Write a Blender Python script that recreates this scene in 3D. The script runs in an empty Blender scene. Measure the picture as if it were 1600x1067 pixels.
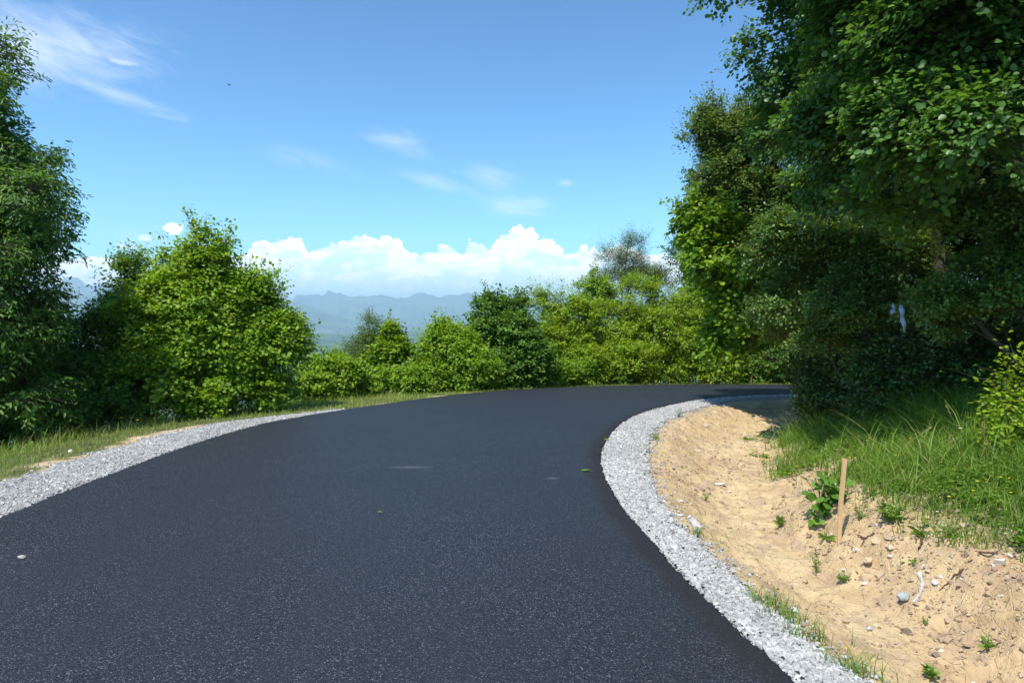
import bpy, math, numpy as np
R = math.radians
rng = np.random.default_rng(11)
scene = bpy.context.scene
COL = scene.collection
F = 1067.0                      # focal length in pixels of the 1600 px wide photograph
CAMZ = 1.65
PITCH = math.atan(33.5 / F)

# ------------------------------------------------------------------ noise
def _h(ix, iy, s):
    n = (ix.astype(np.int64) * 374761393 + iy.astype(np.int64) * 668265263 + s * 1274126177) & 0xFFFFFFFF
    n = ((n ^ (n >> 13)) * 1274126177) & 0xFFFFFFFF
    return ((n ^ (n >> 16)) & 0xFFFF) / 65535.0
def vnoise(x, y, s=0):
    ix = np.floor(x); iy = np.floor(y); fx = x - ix; fy = y - iy
    fx = fx*fx*(3-2*fx); fy = fy*fy*(3-2*fy)
    a = _h(ix, iy, s); b = _h(ix+1, iy, s); c = _h(ix, iy+1, s); d = _h(ix+1, iy+1, s)
    return (a*(1-fx)+b*fx)*(1-fy) + (c*(1-fx)+d*fx)*fy
def fbm(x, y, o=4, s=0):
    v = 0; a = .5; t = 0
    for i in range(o):
        v = v + a*vnoise(x*2**i+i*17.3, y*2**i-i*9.1, s+i); t += a; a *= .5
    return v/t*2-1
def sstep(a, b, x):
    t = np.clip((x-a)/(b-a), 0, 1); return t*t*(3-2*t)

# ------------------------------------------------------------------ terrain
def H0(x, y):
    y = np.asarray(y, float)
    return -0.05*np.logaddexp(0, np.minimum(y, 60)-14) + 0*np.asarray(x, float)
def ray(px, py):
    dx = (px-800)/F; du = (533.5-py)/F
    return np.array([dx, math.cos(PITCH)+du*math.sin(PITCH), -math.sin(PITCH)+du*math.cos(PITCH)])
def P(px, py, depth):            # the world point seen at that place, depth metres ahead
    r = ray(px, py); return np.array([0, 0, CAMZ]) + r*(depth/r[1])
def hit(px, py, fn):
    r = ray(px, py); t = np.arange(1, 60, .02)
    X = t*r[0]; Y = t*r[1]; Z = CAMZ+t*r[2]
    z = fn(X, Y); i = np.argmax(Z < z)
    return np.array([X[i], Y[i], float(z[i])])
Lpx = [(0,808),(90,772),(180,738),(300,694),(400,664),(460,652),(520,642),(640,625),(740,613),(850,606),(960,602),(1080,600),(1230,600)]
Rpx = [(1240,1067),(1170,998),(1100,930),(1040,868),(985,808),(955,765),(941,735),(938,712),(945,690),(970,661),(1010,642),(1060,630),(1110,622),(1220,616)]
Lk = [(-3.6,-14),(-4.1,-6),(-4.35,0),(-4.38,3.2)] + [tuple(hit(*p, H0)[:2]) for p in Lpx] + [(13.5,22.2),(20,20.8),(30,17),(48,9),(90,-12)]
Rk = [(2.1,-14),(1.75,-6),(1.5,0)] + [tuple(hit(*p, H0)[:2]) for p in Rpx] + [(10.5,16.6),(17,15.4),(27,11.8),(44,4),(86,-17)]
def smooth(pts, n=10):
    p = np.array(pts); p = np.vstack([2*p[0]-p[1], p, 2*p[-1]-p[-2]]); out = []
    for i in range(1, len(p)-2):
        for t in np.arange(n)/n:
            out.append(.5*((2*p[i])+(-p[i-1]+p[i+1])*t+(2*p[i-1]-5*p[i]+4*p[i+1]-p[i+2])*t*t+(-p[i-1]+3*p[i]-3*p[i+1]+p[i+2])*t**3))
    out.append(p[-2]); return np.array(out)
LE = smooth(Lk); RE = smooth(Rk)
def polydist(x, y, poly):
    x = np.asarray(x, float).ravel(); y = np.asarray(y, float).ravel(); best = np.full(x.shape, 1e9)
    for a, b in zip(poly[:-1], poly[1:]):
        d = b-a; L2 = d@d+1e-12
        t = np.clip(((x-a[0])*d[0]+(y-a[1])*d[1])/L2, 0, 1)
        best = np.minimum(best, (x-a[0]-t*d[0])**2+(y-a[1]-t*d[1])**2)
    return np.sqrt(best)
def inside(x, y, poly):
    x = np.asarray(x, float).ravel(); y = np.asarray(y, float).ravel(); c = np.zeros(x.shape, bool)
    q = np.roll(poly, -1, axis=0)
    for (x1, y1), (x2, y2) in zip(poly, q):
        if y1 == y2: continue
        m = ((y1 > y) != (y2 > y)) & (x < (x2-x1)*(y-y1)/(y2-y1)+x1); c ^= m
    return c
ROADPOLY = np.vstack([LE, RE[::-1]])
RIGHTPOLY = np.vstack([RE, [(86,-4000),(2.1,-4000)]])
def zones(x, y):
    """signed distance from the road edge: right side, left side, and which side"""
    sh = np.asarray(x, float).shape; xr = np.asarray(x, float).ravel(); yr = np.asarray(y, float).ravel()
    tr = polydist(xr, yr, RE); tl = polydist(xr, yr, LE)
    ir = inside(xr, yr, RIGHTPOLY); rd = inside(xr, yr, ROADPOLY)
    return tr.reshape(sh), tl.reshape(sh), ir.reshape(sh), rd.reshape(sh)
def wbend(x, y): return .88+.54*sstep(5.2, 9.5, np.asarray(y, float))
def ground(x, y, fine=True, ret=False):
    x = np.asarray(x, float); y = np.asarray(y, float)
    tr, tl, ir, rd = zones(x, y); base = H0(x, y); w = wbend(x, y)
    u = tr/w + .10*fbm(x*.9, y*.9, 3, 5)*sstep(.7, 1.2, tr)
    zr = np.interp(u, [0,.15,.58,.9,1.2,1.6,1.85,2.15,2.5,3.4,5,8,15,40,200], [-.03,-.035,-.10,-.28,-.36,-.36,-.21,.02,.18,.44,.70,1.15,2.4,6,13])
    zl = np.interp(tl, [0,.3,1,2,3,4.5,8,20,60,450,900,3000], [-.03,-.04,-.07,-.10,-.22,-.75,-2.6,-9,-26,-168,-174,-174])
    far = sstep(150, 600, np.hypot(x, y)); zr = zr*(1-far) - 174*far
    soil = sstep(.45, .7, u)*(1-sstep(2.2, 2.9, u))
    if fine:
        zr = zr + soil*(.045*fbm(x*1.7, y*1.7, 3, 1) + .028*fbm(x*7, y*7, 4, 2) + .020*np.abs(fbm(x*20, y*20, 2, 3)))
        bank = soil*sstep(1.5, 1.8, u)*(1-sstep(2.3, 2.7, u))
        zr = zr + bank*(.035*np.round(2.2*fbm(x*5, y*5, 3, 31))*.6 + .08*fbm(x*2.6, y*2.6, 3, 33) - .05*np.maximum(0, .35-np.abs(fbm(x*2.2+y*1.1, y*2.2, 3, 37))*3.))
        zr = zr + (1-soil)*sstep(2.2, 3, u)*.10*fbm(x*.8, y*.8, 3, 4)
        zr = zr + .012*fbm(x*14, y*14, 2, 8)*sstep(.05, .3, tr)
        zl = zl + sstep(.8, 1.5, tl)*.035*fbm(x*2.2, y*2.2, 4, 6) + sstep(5, 20, tl)*.8*fbm(x*.08, y*.08, 3, 6)
    z = base + np.where(rd, -.10, np.where(ir, zr, zl))
    return (z, tr, tl, ir, rd, u, soil) if ret else z
def gwid(y): return np.interp(np.asarray(y, float), [2,4.3,6,7.5,9,12,16], [.34,.34,.39,.47,.54,.52,.38])
def gz(x, y): return float(ground(np.array([x]), np.array([y]))[0])
def G(px, py): return hit(px, py, ground)

# ------------------------------------------------------------------ mesh helpers
def link(name, me, mat=None, parent=None):
    o = bpy.data.objects.new(name, me); COL.objects.link(o)
    if mat:
        for m in (mat if isinstance(mat, (list, tuple)) else [mat]): me.materials.append(m)
    if parent: o.parent = parent
    return o
def tag(o, label=None, cat=None, group=None, kind=None):
    if label: o['label'] = label
    if cat: o['category'] = cat
    if group: o['group'] = group
    if kind: o['kind'] = kind
    return o
def thing(name, label, cat, loc=(0,0,0), group=None):
    o = bpy.data.objects.new(name, None); COL.objects.link(o); o.location = loc; o.empty_display_size = .1
    return tag(o, label, cat, group)
def meshnp(name, V, Fs, rnd=None, smooth=True, mats=None):
    """V (n,3); Fs a list of (m,k) index arrays"""
    me = bpy.data.meshes.new(name); V = np.asarray(V, np.float32)
    me.vertices.add(len(V)); me.vertices.foreach_set('co', V.ravel())
    Fs = [np.asarray(f, np.int32) for f in (Fs if isinstance(Fs, list) else [Fs]) if len(f)]
    idx = np.concatenate([f.ravel() for f in Fs]); cnt = np.concatenate([np.full(len(f), f.shape[1], np.int32) for f in Fs])
    me.loops.add(len(idx)); me.loops.foreach_set('vertex_index', idx)
    st = np.concatenate([[0], np.cumsum(cnt)[:-1]]).astype(np.int32)
    me.polygons.add(len(cnt)); me.polygons.foreach_set('loop_start', st); me.polygons.foreach_set('loop_total', cnt)
    if mats is not None: me.polygons.foreach_set('material_index', np.asarray(mats, np.int32))
    me.update(calc_edges=True); me.validate()
    me.polygons.foreach_set('use_smooth', np.full(len(me.polygons), smooth, bool))
    if rnd is not None:
        a = me.attributes.new('rnd', 'FLOAT', 'POINT'); a.data.foreach_set('value', np.asarray(rnd, np.float32))
    return me
def unit(v): return v/np.maximum(np.linalg.norm(v, axis=-1, keepdims=True), 1e-9)
def rdir(n): return unit(rng.normal(size=(n, 3)))
class MB:                        # collects pieces for ONE mesh
    def __init__(s): s.V = []; s.Q = []; s.T = []; s.r = []; s.n = 0
    def add(s, V, Q=None, T=None, r=.5):
        V = np.asarray(V, float); s.V.append(V)
        if Q is not None: s.Q.append(np.asarray(Q)+s.n)
        if T is not None: s.T.append(np.asarray(T)+s.n)
        s.r.append(np.broadcast_to(np.asarray(r, float), (len(V),)).copy()); s.n += len(V)
    def tube(s, pts, rad, k=6, r=.5, cap=True):
        pts = np.asarray(pts, float); rad = np.broadcast_to(rad, (len(pts),)); n = len(pts)
        t = unit(np.gradient(pts, axis=0)); ref = np.array([.3,.9,.1]) if abs(t[0][2]) > .6 else np.array([0,0,1.])
        a = unit(np.cross(t, ref)); b = np.cross(t, a); an = np.arange(k)/k*2*math.pi
        V = pts[:,None]+rad[:,None,None]*(np.cos(an)[None,:,None]*a[:,None]+np.sin(an)[None,:,None]*b[:,None])
        i = np.arange(n-1)[:,None]*k; j = np.arange(k)[None]; j2 = (j+1) % k
        Q = np.stack([i+j, i+j2, i+k+j2, i+k+j], -1).reshape(-1, 4); V = V.reshape(-1, 3); T = None
        if cap:
            V = np.vstack([V, pts[-1:]+t[-1]*rad[-1]*.3]); T = np.stack([(n-1)*k+np.arange(k), (n-1)*k+(np.arange(k)+1) % k, np.full(k, n*k)], -1)
        s.add(V, Q, T, r)
    def sticks(s, A, B, ra, rb, k=3, r=.5):      # many straight tapered twigs
        N = len(A)
        if not N: return
        t = unit(B-A); ref = np.where(np.abs(t[:,2:3]) > .8, [[1.,0,0]], [[0,0,1.]]); a = unit(np.cross(t, ref)); b = np.cross(t, a)
        an = np.arange(k)/k*2*math.pi; ring = np.cos(an)[None,:,None]*a[:,None]+np.sin(an)[None,:,None]*b[:,None]
        V = np.concatenate([A[:,None]+ring*np.reshape(ra, (-1,1,1)), B[:,None]+ring*np.reshape(rb, (-1,1,1))], 1)
        j = np.arange(k); q = np.stack([j, (j+1) % k, k+(j+1) % k, k+j], -1)
        s.add(V.reshape(-1, 3), (q[None]+(np.arange(N)*2*k)[:,None,None]).reshape(-1, 4), None, r)
    def leaves(s, C, A, Nn, ln, wd, r, droop=.12, fold=.18, shape=(.30,.45,.72,.36)):
        N = len(C); A = unit(A); S = unit(np.cross(A, Nn)); U = np.cross(S, A)
        u1, w1, u2, w2 = shape
        tp = np.array([[0,0,0],[u1,w1,fold*w1],[u2,w2,fold*w2-droop*.4],[1,0,-droop],[u2,-w2,fold*w2-droop*.4],[u1,-w1,fold*w1]])
        ln = np.reshape(ln, (-1,1,1)); wd = np.reshape(wd, (-1,1,1))
        V = C[:,None]+A[:,None]*tp[None,:,0:1]*ln+S[:,None]*tp[None,:,1:2]*wd+U[:,None]*tp[None,:,2:3]*ln
        q = np.array([[0,1,2,3],[0,3,4,5]])
        s.add(V.reshape(-1, 3), (q[None]+(np.arange(N)*6)[:,None,None]).reshape(-1, 4), None, np.repeat(np.broadcast_to(r, (N,)), 6))
    def lump(s, c, size, seed, flat=.7, r=.5, ang=.25, n=2, rot=0.0):    # a faceted stone
        g = np.random.default_rng(seed); import bmesh
        bm = bmesh.new(); bmesh.ops.create_icosphere(bm, subdivisions=n, radius=1)
        V = np.array([v.co[:] for v in bm.verts]); T = np.array([[v.index for v in f.verts] for f in bm.faces]); bm.free()
        for k in range(13):
            d = unit(g.normal(size=3)); lim = g.uniform(.48, .85); p = V@d; V = V-np.maximum(p-lim, 0)[:,None]*d*.9
        V = V*(1+g.normal(size=(len(V),1))*.03*ang/.25); V = V*np.array(size)/2*np.array([1,1,1])
        a = rot; M = np.array([[math.cos(a),-math.sin(a),0],[math.sin(a),math.cos(a),0],[0,0,1]])
        s.add(V@M.T+np.asarray(c), None, T, r)
    def mesh(s, name, smooth=True):
        Fs = []
        if s.Q: Fs.append(np.concatenate(s.Q))
        if s.T: Fs.append(np.concatenate(s.T))
        return meshnp(name, np.concatenate(s.V), Fs, np.concatenate(s.r), smooth)
    def build(s, name, mat, parent=None, smooth=True, origin=None):
        if origin is not None: s.V = [v-np.asarray(origin) for v in s.V]
        o = link(name, s.mesh(name, smooth), mat, parent)
        if origin is not None and parent is None: o.location = origin
        return o

# ------------------------------------------------------------------ materials
class NT:
    def __init__(s, tree): s.t = tree; s.n = tree.nodes; s.l = tree.links; s.n.clear()
    def node(s, ty, props=None, **inp):
        nd = s.n.new(ty)
        for k, v in (props or {}).items(): setattr(nd, k, v)
        for k, v in inp.items():
            key = int(k[1:]) if k[0] == 'i' and k[1:].isdigit() else k.replace('_', ' ')
            s.set(nd.inputs[key], v)
        return nd
    def set(s, sock, v):
        if isinstance(v, bpy.types.NodeSocket): s.l.new(v, sock)
        elif isinstance(v, bpy.types.Node): s.l.new(v.outputs[0], sock)
        else:
            try: sock.default_value = v
            except Exception: sock.default_value = tuple(v)+(1.0,)
    def m(s, op, a, b=0.0, c=0.0, clamp=False):
        nd = s.n.new('ShaderNodeMath'); nd.operation = op; nd.use_clamp = clamp
        s.set(nd.inputs[0], a); s.set(nd.inputs[1], b); s.set(nd.inputs[2], c); return nd.outputs[0]
    def mix(s, f, a, b, mode='MIX'):
        nd = s.n.new('ShaderNodeMix'); nd.data_type = 'RGBA'; nd.blend_type = mode; nd.clamp_factor = True
        s.set(nd.inputs[0], f); s.set(nd.inputs[6], a); s.set(nd.inputs[7], b); return nd.outputs[2]
    def ss(s, a, b, x):
        nd = s.n.new('ShaderNodeMapRange'); nd.interpolation_type = 'SMOOTHSTEP'
        s.set(nd.inputs[0], x); s.set(nd.inputs[1], a); s.set(nd.inputs[2], b); return nd.outputs[0]
    def noise(s, vec, scale, detail=4, rough=.5, **k):
        nd = s.node('ShaderNodeTexNoise', {}, Scale=scale, Detail=detail, Roughness=rough)
        if vec is not None: s.l.new(vec, nd.inputs['Vector'])
        return nd.outputs[0]
    def ramp(s, f, stops):
        nd = s.n.new('ShaderNodeValToRGB'); s.set(nd.inputs[0], f); e = nd.color_ramp.elements
        while len(e) < len(stops): e.new(.5)
        for x, (p, c) in zip(e, stops): x.position = p; x.color = tuple(c)+(1,)
        return nd.outputs[0]
def mat(name):
    m = bpy.data.materials.new(name); m.use_nodes = True; return m, NT(m.node_tree)
def pos(t): return t.node('ShaderNodeNewGeometry').outputs['Position']
def attr(t, name, ch='Fac'): return t.node('ShaderNodeAttribute', {'attribute_name': name}).outputs[ch]
def leafmat(name, stops, trans=.35, rough=.5, tcol=(1.5,1.35,.6), spec=.4):
    m, t = mat(name); c = t.ramp(attr(t, 'rnd'), stops)
    b = t.node('ShaderNodeBsdfPrincipled', Base_Color=c, Roughness=rough); b.inputs['Specular IOR Level'].default_value = spec
    tr = t.node('ShaderNodeBsdfTranslucent', Color=t.mix(1., c, tcol+(1,), 'MULTIPLY'))
    mx = t.node('ShaderNodeMixShader', i0=trans, i1=b, i2=tr); t.node('ShaderNodeOutputMaterial', Surface=mx); m['leaf'] = 1; return m
def plain(name, c, rough=.8, var=.25, scale=8, bump=.3, bscale=40, spec=.3, dist=.01):
    m, t = mat(name); p = pos(t); n = t.noise(p, scale, 5, .6)
    col = t.mix(n, tuple(x*(1-var) for x in c)+(1,), tuple(min(1, x*(1+var)) for x in c)+(1,))
    bp = t.node('ShaderNodeBump', Strength=bump, Distance=dist, Height=t.noise(p, bscale, 4, .6))
    b = t.node('ShaderNodeBsdfPrincipled', Base_Color=col, Roughness=rough, Normal=bp); b.inputs['Specular IOR Level'].default_value = spec
    t.node('ShaderNodeOutputMaterial', Surface=b); return m

def ground_material():
    m, t = mat('ground_material'); p = pos(t)
    cov = t.node('ShaderNodeAttribute', {'attribute_name': 'cover'}).outputs['Color']
    sp = t.node('ShaderNodeSeparateColor', i0=cov); gravel, green, farr = sp.outputs[0], sp.outputs[1], sp.outputs[2]
    n1 = t.noise(p, 1.3, 5, .6); n2 = t.noise(p, 9, 6, .65); n3 = t.noise(p, 60, 4, .7)
    soil = t.ramp(n1, [(.30, (.55,.40,.215)), (.45, (.65,.50,.285)), (.58, (.60,.435,.235)), (.72, (.46,.31,.175))])
    soil = t.mix(t.m('MULTIPLY', t.ss(.5, .72, n2), .45), soil, (.34,.225,.15,1))
    soil = t.mix(t.m('MULTIPLY', t.ss(.56, .70, n3), .45), soil, (.30,.20,.13,1))
    soil = t.mix(t.m('MULTIPLY', t.ss(.60, .72, t.noise(p, 34, 3, .6)), .5), soil, (.66,.56,.42,1))
    mot = t.noise(p, 3.1, 4, .6); bnk = attr(t, 'bank')
    bcol = t.ramp(t.noise(p, 4.5, 5, .65), [(.35, (.40,.26,.135)), (.5, (.56,.39,.205)), (.65, (.64,.47,.265))])
    soil = t.mix(t.m('MULTIPLY', bnk, .66), soil, bcol)
    soil = t.mix(t.m('MULTIPLY', t.ss(.52, .62, mot), .42), soil, (.34,.24,.18,1))
    v = t.node('ShaderNodeTexVoronoi', {'feature': 'DISTANCE_TO_EDGE'}, Vector=p, Scale=6.0)
    gr = t.ramp(t.noise(p, 70, 3, .7), [(.35, (.30,.30,.28)), (.65, (.50,.50,.47))])
    gn = t.ramp(n2, [(.35, (.06,.075,.025)), (.6, (.12,.14,.045)), (.75, (.24,.20,.10))])
    fr = t.ramp(t.noise(p, .002, 6, .6), [(.4, (.02,.05,.015)), (.55, (.04,.08,.02)), (.66, (.10,.13,.05))])
    c = t.mix(gravel, soil, gr); c = t.mix(green, c, gn); c = t.mix(farr, c, fr)
    hgt = t.m('ADD', t.m('MULTIPLY', n3, .5), n2)
    cr = t.m('MULTIPLY', t.ss(.0, .03, v.outputs[0]), .15)
    bp = t.node('ShaderNodeBump', Strength=.9, Distance=.04, Height=t.m('ADD', hgt, cr))
    b = t.node('ShaderNodeBsdfPrincipled', Base_Color=c, Roughness=.95, Normal=bp); b.inputs['Specular IOR Level'].default_value = .15
    t.node('ShaderNodeOutputMaterial', Surface=b); return m
def asphalt_material():
    m, t = mat('asphalt'); p = pos(t)
    v = t.node('ShaderNodeTexVoronoi', {}, Vector=p, Scale=165.0)
    v2 = t.node('ShaderNodeTexVoronoi', {}, Vector=p, Scale=80.0)
    big = t.noise(p, .55, 5, .6); fine = t.noise(p, 160, 3, .7)
    cs = t.node('ShaderNodeSeparateColor', i0=v.outputs['Color'])
    c = t.ramp(cs.outputs[0], [(0, (.003,.004,.006)), (.5, (.006,.008,.013)), (.74, (.015,.018,.026)), (.93, (.046,.052,.066)), (1, (.19,.195,.21))])
    c = t.mix(t.m('MULTIPLY', t.ss(.42, .68, big), .6), c, (.012,.016,.024,1))
    ac = attr(t, 'across'); bands = t.noise(t.node('ShaderNodeCombineXYZ', i0=t.m('MULTIPLY', ac, 1.), i1=t.m('MULTIPLY', attr(t, 'chain'), .05), i2=0.).outputs[0], 1.6, 3, .5)
    c = t.mix(t.m('MULTIPLY', t.ss(.42, .62, bands), .35), c, (.015,.018,.024,1))
    for (sx, sy, s) in [(-1.15, 7.62, .30), (.42, 7.1, .08)]:      # pale scuffs left by a roller
        q = t.node('ShaderNodeVectorMath', {'operation': 'SUBTRACT'}, i0=p, i1=(sx, sy, 0)).outputs[0]
        q = t.node('ShaderNodeVectorMath', {'operation': 'MULTIPLY'}, i0=q, i1=(1/s, 14, 0)).outputs[0]
        d = t.node('ShaderNodeVectorMath', {'operation': 'LENGTH'}, i0=q).outputs['Value']
        c = t.mix(t.m('MULTIPLY', t.m('SUBTRACT', 1., d, clamp=True), t.m('MULTIPLY', fine, .75)), c, (.22,.22,.22,1))
    ed = attr(t, 'rnd'); c = t.mix(t.m('MULTIPLY', ed, .75), c, (.006,.006,.008,1))
    h = t.m('ADD', t.m('MULTIPLY', v2.outputs['Distance'], .8), t.m('ADD', v.outputs['Distance'], t.m('MULTIPLY', fine, .6)))
    bp = t.node('ShaderNodeBump', Strength=.8, Distance=.006, Height=h)
    b = t.node('ShaderNodeBsdfPrincipled', Base_Color=c, Normal=bp, Roughness=t.m('ADD', t.m('ADD', .46, t.m('MULTIPLY', ed, .45)), t.m('MULTIPLY', big, .16))); b.inputs['Specular IOR Level'].default_value = .5
    t.node('ShaderNodeOutputMaterial', Surface=b); return m
def rnd_rock(name, stops, rough=.85, bscale=120):
    m, t = mat(name); p = pos(t); c = t.ramp(attr(t, 'rnd'), stops)
    c = t.mix(t.m('MULTIPLY', t.noise(p, bscale, 3, .7), .5), c, (.2,.19,.18,1))
    bp = t.node('ShaderNodeBump', Strength=.4, Distance=.004, Height=t.noise(p, bscale, 3, .6))
    b = t.node('ShaderNodeBsdfPrincipled', Base_Color=c, Roughness=rough, Normal=bp); b.inputs['Specular IOR Level'].default_value = .3
    t.node('ShaderNodeOutputMaterial', Surface=b); return m
def far_material(name, stops, scale):
    m, t = mat(name); p = pos(t); n = t.noise(p, scale, 8, .62)
    b = t.node('ShaderNodeBsdfPrincipled', Base_Color=t.ramp(n, stops), Roughness=1.); b.inputs['Specular IOR Level'].default_value = 0
    t.node('ShaderNodeOutputMaterial', Surface=b); return m

M_ground = ground_material(); M_asph = asphalt_material()
M_gravel = rnd_rock('crushed_stone', [(0, (.15,.15,.14)), (.22, (.30,.295,.28)), (.6, (.45,.445,.42)), (1, (.70,.69,.65))])
M_crumb = plain('asphalt_crumb', (.016,.016,.018), .75, .3)
M_clod = rnd_rock('soil_clod', [(0, (.22,.15,.10)), (.4, (.42,.29,.17)), (.9, (.54,.40,.24)), (1, (.66,.6,.5))], .95)
M_bark = plain('bark', (.10,.085,.065), .95, .45, 14, .8, 50, .1, .02)
M_twig = plain('twig_bark', (.13,.10,.07), .9, .35, 20, .3, 60, .1)
M_wood = plain('raw_wood', (.62,.40,.20), .7, .12, 6, .2, 80, .2, .003)
M_oldwood = plain('reddish_wood', (.36,.15,.08), .8, .2, 6, .2, 80, .2, .003)
M_root = plain('root_bark', (.11,.07,.05), .95, .3, 20, .5, 60, .1)
L_bright = leafmat('leaf_fresh_green', [(0,(.10,.20,.014)),(.45,(.225,.38,.024)),(.85,(.33,.49,.035)),(1,(.37,.44,.06))], .48)
L_yellow = leafmat('leaf_yellow_green', [(0,(.13,.24,.013)),(.5,(.28,.43,.02)),(.96,(.37,.50,.03)),(1,(.42,.32,.07))], .48)
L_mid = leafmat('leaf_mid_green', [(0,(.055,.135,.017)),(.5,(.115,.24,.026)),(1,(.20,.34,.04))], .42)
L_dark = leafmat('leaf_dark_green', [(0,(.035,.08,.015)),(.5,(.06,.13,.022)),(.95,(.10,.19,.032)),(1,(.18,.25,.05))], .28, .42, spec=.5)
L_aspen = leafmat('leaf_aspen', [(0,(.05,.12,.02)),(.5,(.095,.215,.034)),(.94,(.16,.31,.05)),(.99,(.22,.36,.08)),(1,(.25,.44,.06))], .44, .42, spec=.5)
L_haw = leafmat('leaf_hawthorn', [(0,(.065,.135,.02)),(.5,(.125,.235,.034)),(.985,(.22,.34,.055)),(1,(.34,.12,.04))], .36, .40, spec=.6)
L_grey = leafmat('leaf_grey_green', [(0,(.085,.155,.03)),(.6,(.15,.25,.045)),(1,(.25,.28,.07))], .42)
L_grass = leafmat('grass_blade', [(0,(.08,.17,.02)),(.5,(.15,.28,.03)),(.86,(.22,.35,.05)),(.93,(.40,.38,.14)),(1,(.50,.42,.2))], .45, .55)
L_dry = leafmat('grass_dry_mixed', [(0,(.14,.24,.03)),(.45,(.25,.36,.06)),(.75,(.40,.42,.13)),(1,(.58,.50,.24))], .40, .6)
L_weed = leafmat('weed_leaf', [(0,(.10,.20,.03)),(.6,(.19,.32,.05)),(1,(.30,.42,.10))], .42)
L_broad = leafmat('broad_leaf', [(0,(.06,.15,.02)),(.6,(.12,.26,.03)),(1,(.2,.36,.05))], .4)
M_yel = plain('yellow_petal', (.85,.62,.02), .5, .1); M_whi = plain('white_petal', (.8,.8,.76), .6, .05)
M_ora = plain('orange_petal', (.85,.38,.02), .5, .1)

# ------------------------------------------------------------------ ground sheet
def axis(fine_lo, fine_hi, step, lo, hi, grow=1.07, mid=()):
    a = list(np.arange(fine_lo, fine_hi, step)); s = step; v = a[-1]
    while v < hi: s = s*grow; v += s; a.append(v)
    s = step; v = a[0]; b = []
    while v > lo: s = s*grow; v -= s; b.append(v)
    return np.array(b[::-1]+a)
xs = np.concatenate([axis(-9.0, -3.6, .06, -19000, -3.7)[:-1], np.arange(-3.6, .85, .25), axis(.86, 5.6, .026, .9, 19000, 1.06)])
xs = np.unique(np.round(np.concatenate([xs[xs < -3.6], np.arange(-3.6, .85, .25), xs[(xs >= .85)]]), 4))
ys = axis(2.6, 15.0, .03, -300, 19000, 1.055)
X, Y = np.meshgrid(xs, ys); z, tr, tl, ir, rd, uu, soil = ground(X, Y, ret=True)
nx, ny = len(xs), len(ys)
i = np.arange(ny-1)[:,None]*nx+np.arange(nx-1)[None]
Q = np.stack([i, i+1, i+nx+1, i+nx], -1).reshape(-1, 4)
me = meshnp('ground', np.stack([X, Y, z], -1).reshape(-1, 3), Q)
right = ir & ~rd; left = ~ir & ~rd
gw = gwid(Y)
grav = np.where(right, 1-sstep(.0, .12, tr-gw-.06*fbm(X*3, Y*3, 3, 9)), 0)
lw = .95*(1-sstep(10.3, 13.0, Y))+.34*(Y<13)-.30
grav = np.where(left, 1-sstep(.0, .12, tl-lw-.08*fbm(X*3, Y*3, 3, 9)), grav)
sandl = np.where(left, sstep(.05, .30, .19-.7*(tl-(.95*(1-sstep(10.3, 13.0, Y))+.10))+.55*fbm(X*1.3, Y*1.3, 4, 12)), 0)
green = np.where(right, sstep(2.3, 2.7, uu+.55*sstep(7.2, 9, Y)+.2*fbm(X*2, Y*2, 3, 61)), np.where(left, 1-sandl, 0)); green = np.where(grav > .5, 0, green)
farr = sstep(60, 200, np.hypot(X, Y))
ca = me.color_attributes.new('cover', 'FLOAT_COLOR', 'POINT')
ca.data.foreach_set('color', np.stack([grav, green, farr, np.ones_like(grav)], -1).astype(np.float32).ravel())
bk = np.where(right, sstep(1.35, 1.8, uu+.18*fbm(X*2.5, Y*2.5, 3, 35)), 0)+.6*np.where(right, 1-sstep(.9, 1.15, uu+.25*fbm(X*2, Y*2, 3, 36)), 0)
at = me.attributes.new('bank', 'FLOAT', 'POINT'); at.data.foreach_set('value', bk.astype(np.float32).ravel())
tag(link('ground', me, M_ground), kind='structure')

# ------------------------------------------------------------------ road
def resample(poly, n, key):
    d = np.concatenate([[0], np.cumsum(np.linalg.norm(np.diff(poly, axis=0), axis=1))])
    k = [0]+[d[np.argmin(np.hypot(poly[:,0]-a, poly[:,1]-b))] for a, b in key]+[d[-1]]
    out = []
    for (a, b), m in zip(zip(k[:-1], k[1:]), n): out += list(np.linspace(a, b, m, endpoint=False))
    out.append(k[-1]); out = np.array(out)
    return np.stack([np.interp(out, d, poly[:,0]), np.interp(out, d, poly[:,1])], -1)
ns = [40, 160, 360, 260, 60]
l = resample(LE, ns, [Lk[2], Lk[5], Lk[11], Lk[16]])
r = resample(RE, ns, [Rk[2], Rk[6], Rk[11], Rk[16]])
def edge_out(p, sgn):
    t = unit(np.gradient(p, axis=0)); n = np.stack([-t[:,1], t[:,0]], -1)*sgn; return n
nl = edge_out(l, 1); nr = edge_out(r, -1)
s_ = np.arange(len(l))
def jit(p, s): return .022*fbm(p[:,0]*5+s, p[:,1]*5, 3, 20+s) + .016*(rng.random(len(p))-.5) + .03*fbm(p[:,0]*1.3, p[:,1]*1.3, 2, 25+s)
jl = jit(l, 1); jr = jit(r, 2); l2 = l+nl*jl[:,None]; r2 = r+nr*jr[:,None]
cols = []
def row(xy, dz, amp=0): return np.stack([xy[:,0], xy[:,1], H0(xy[:,0], xy[:,1])+dz+amp*(rng.random(len(xy))-.5)], -1)
for off, dz, am in [(.045,-.085,.008),(.034,-.05,.012),(.016,-.02,.012),(.0,-.006,.006)]:
    cols.append(row(l2+nl*(off+.012*(rng.random((len(l),1))-.5)), dz, am))
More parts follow.
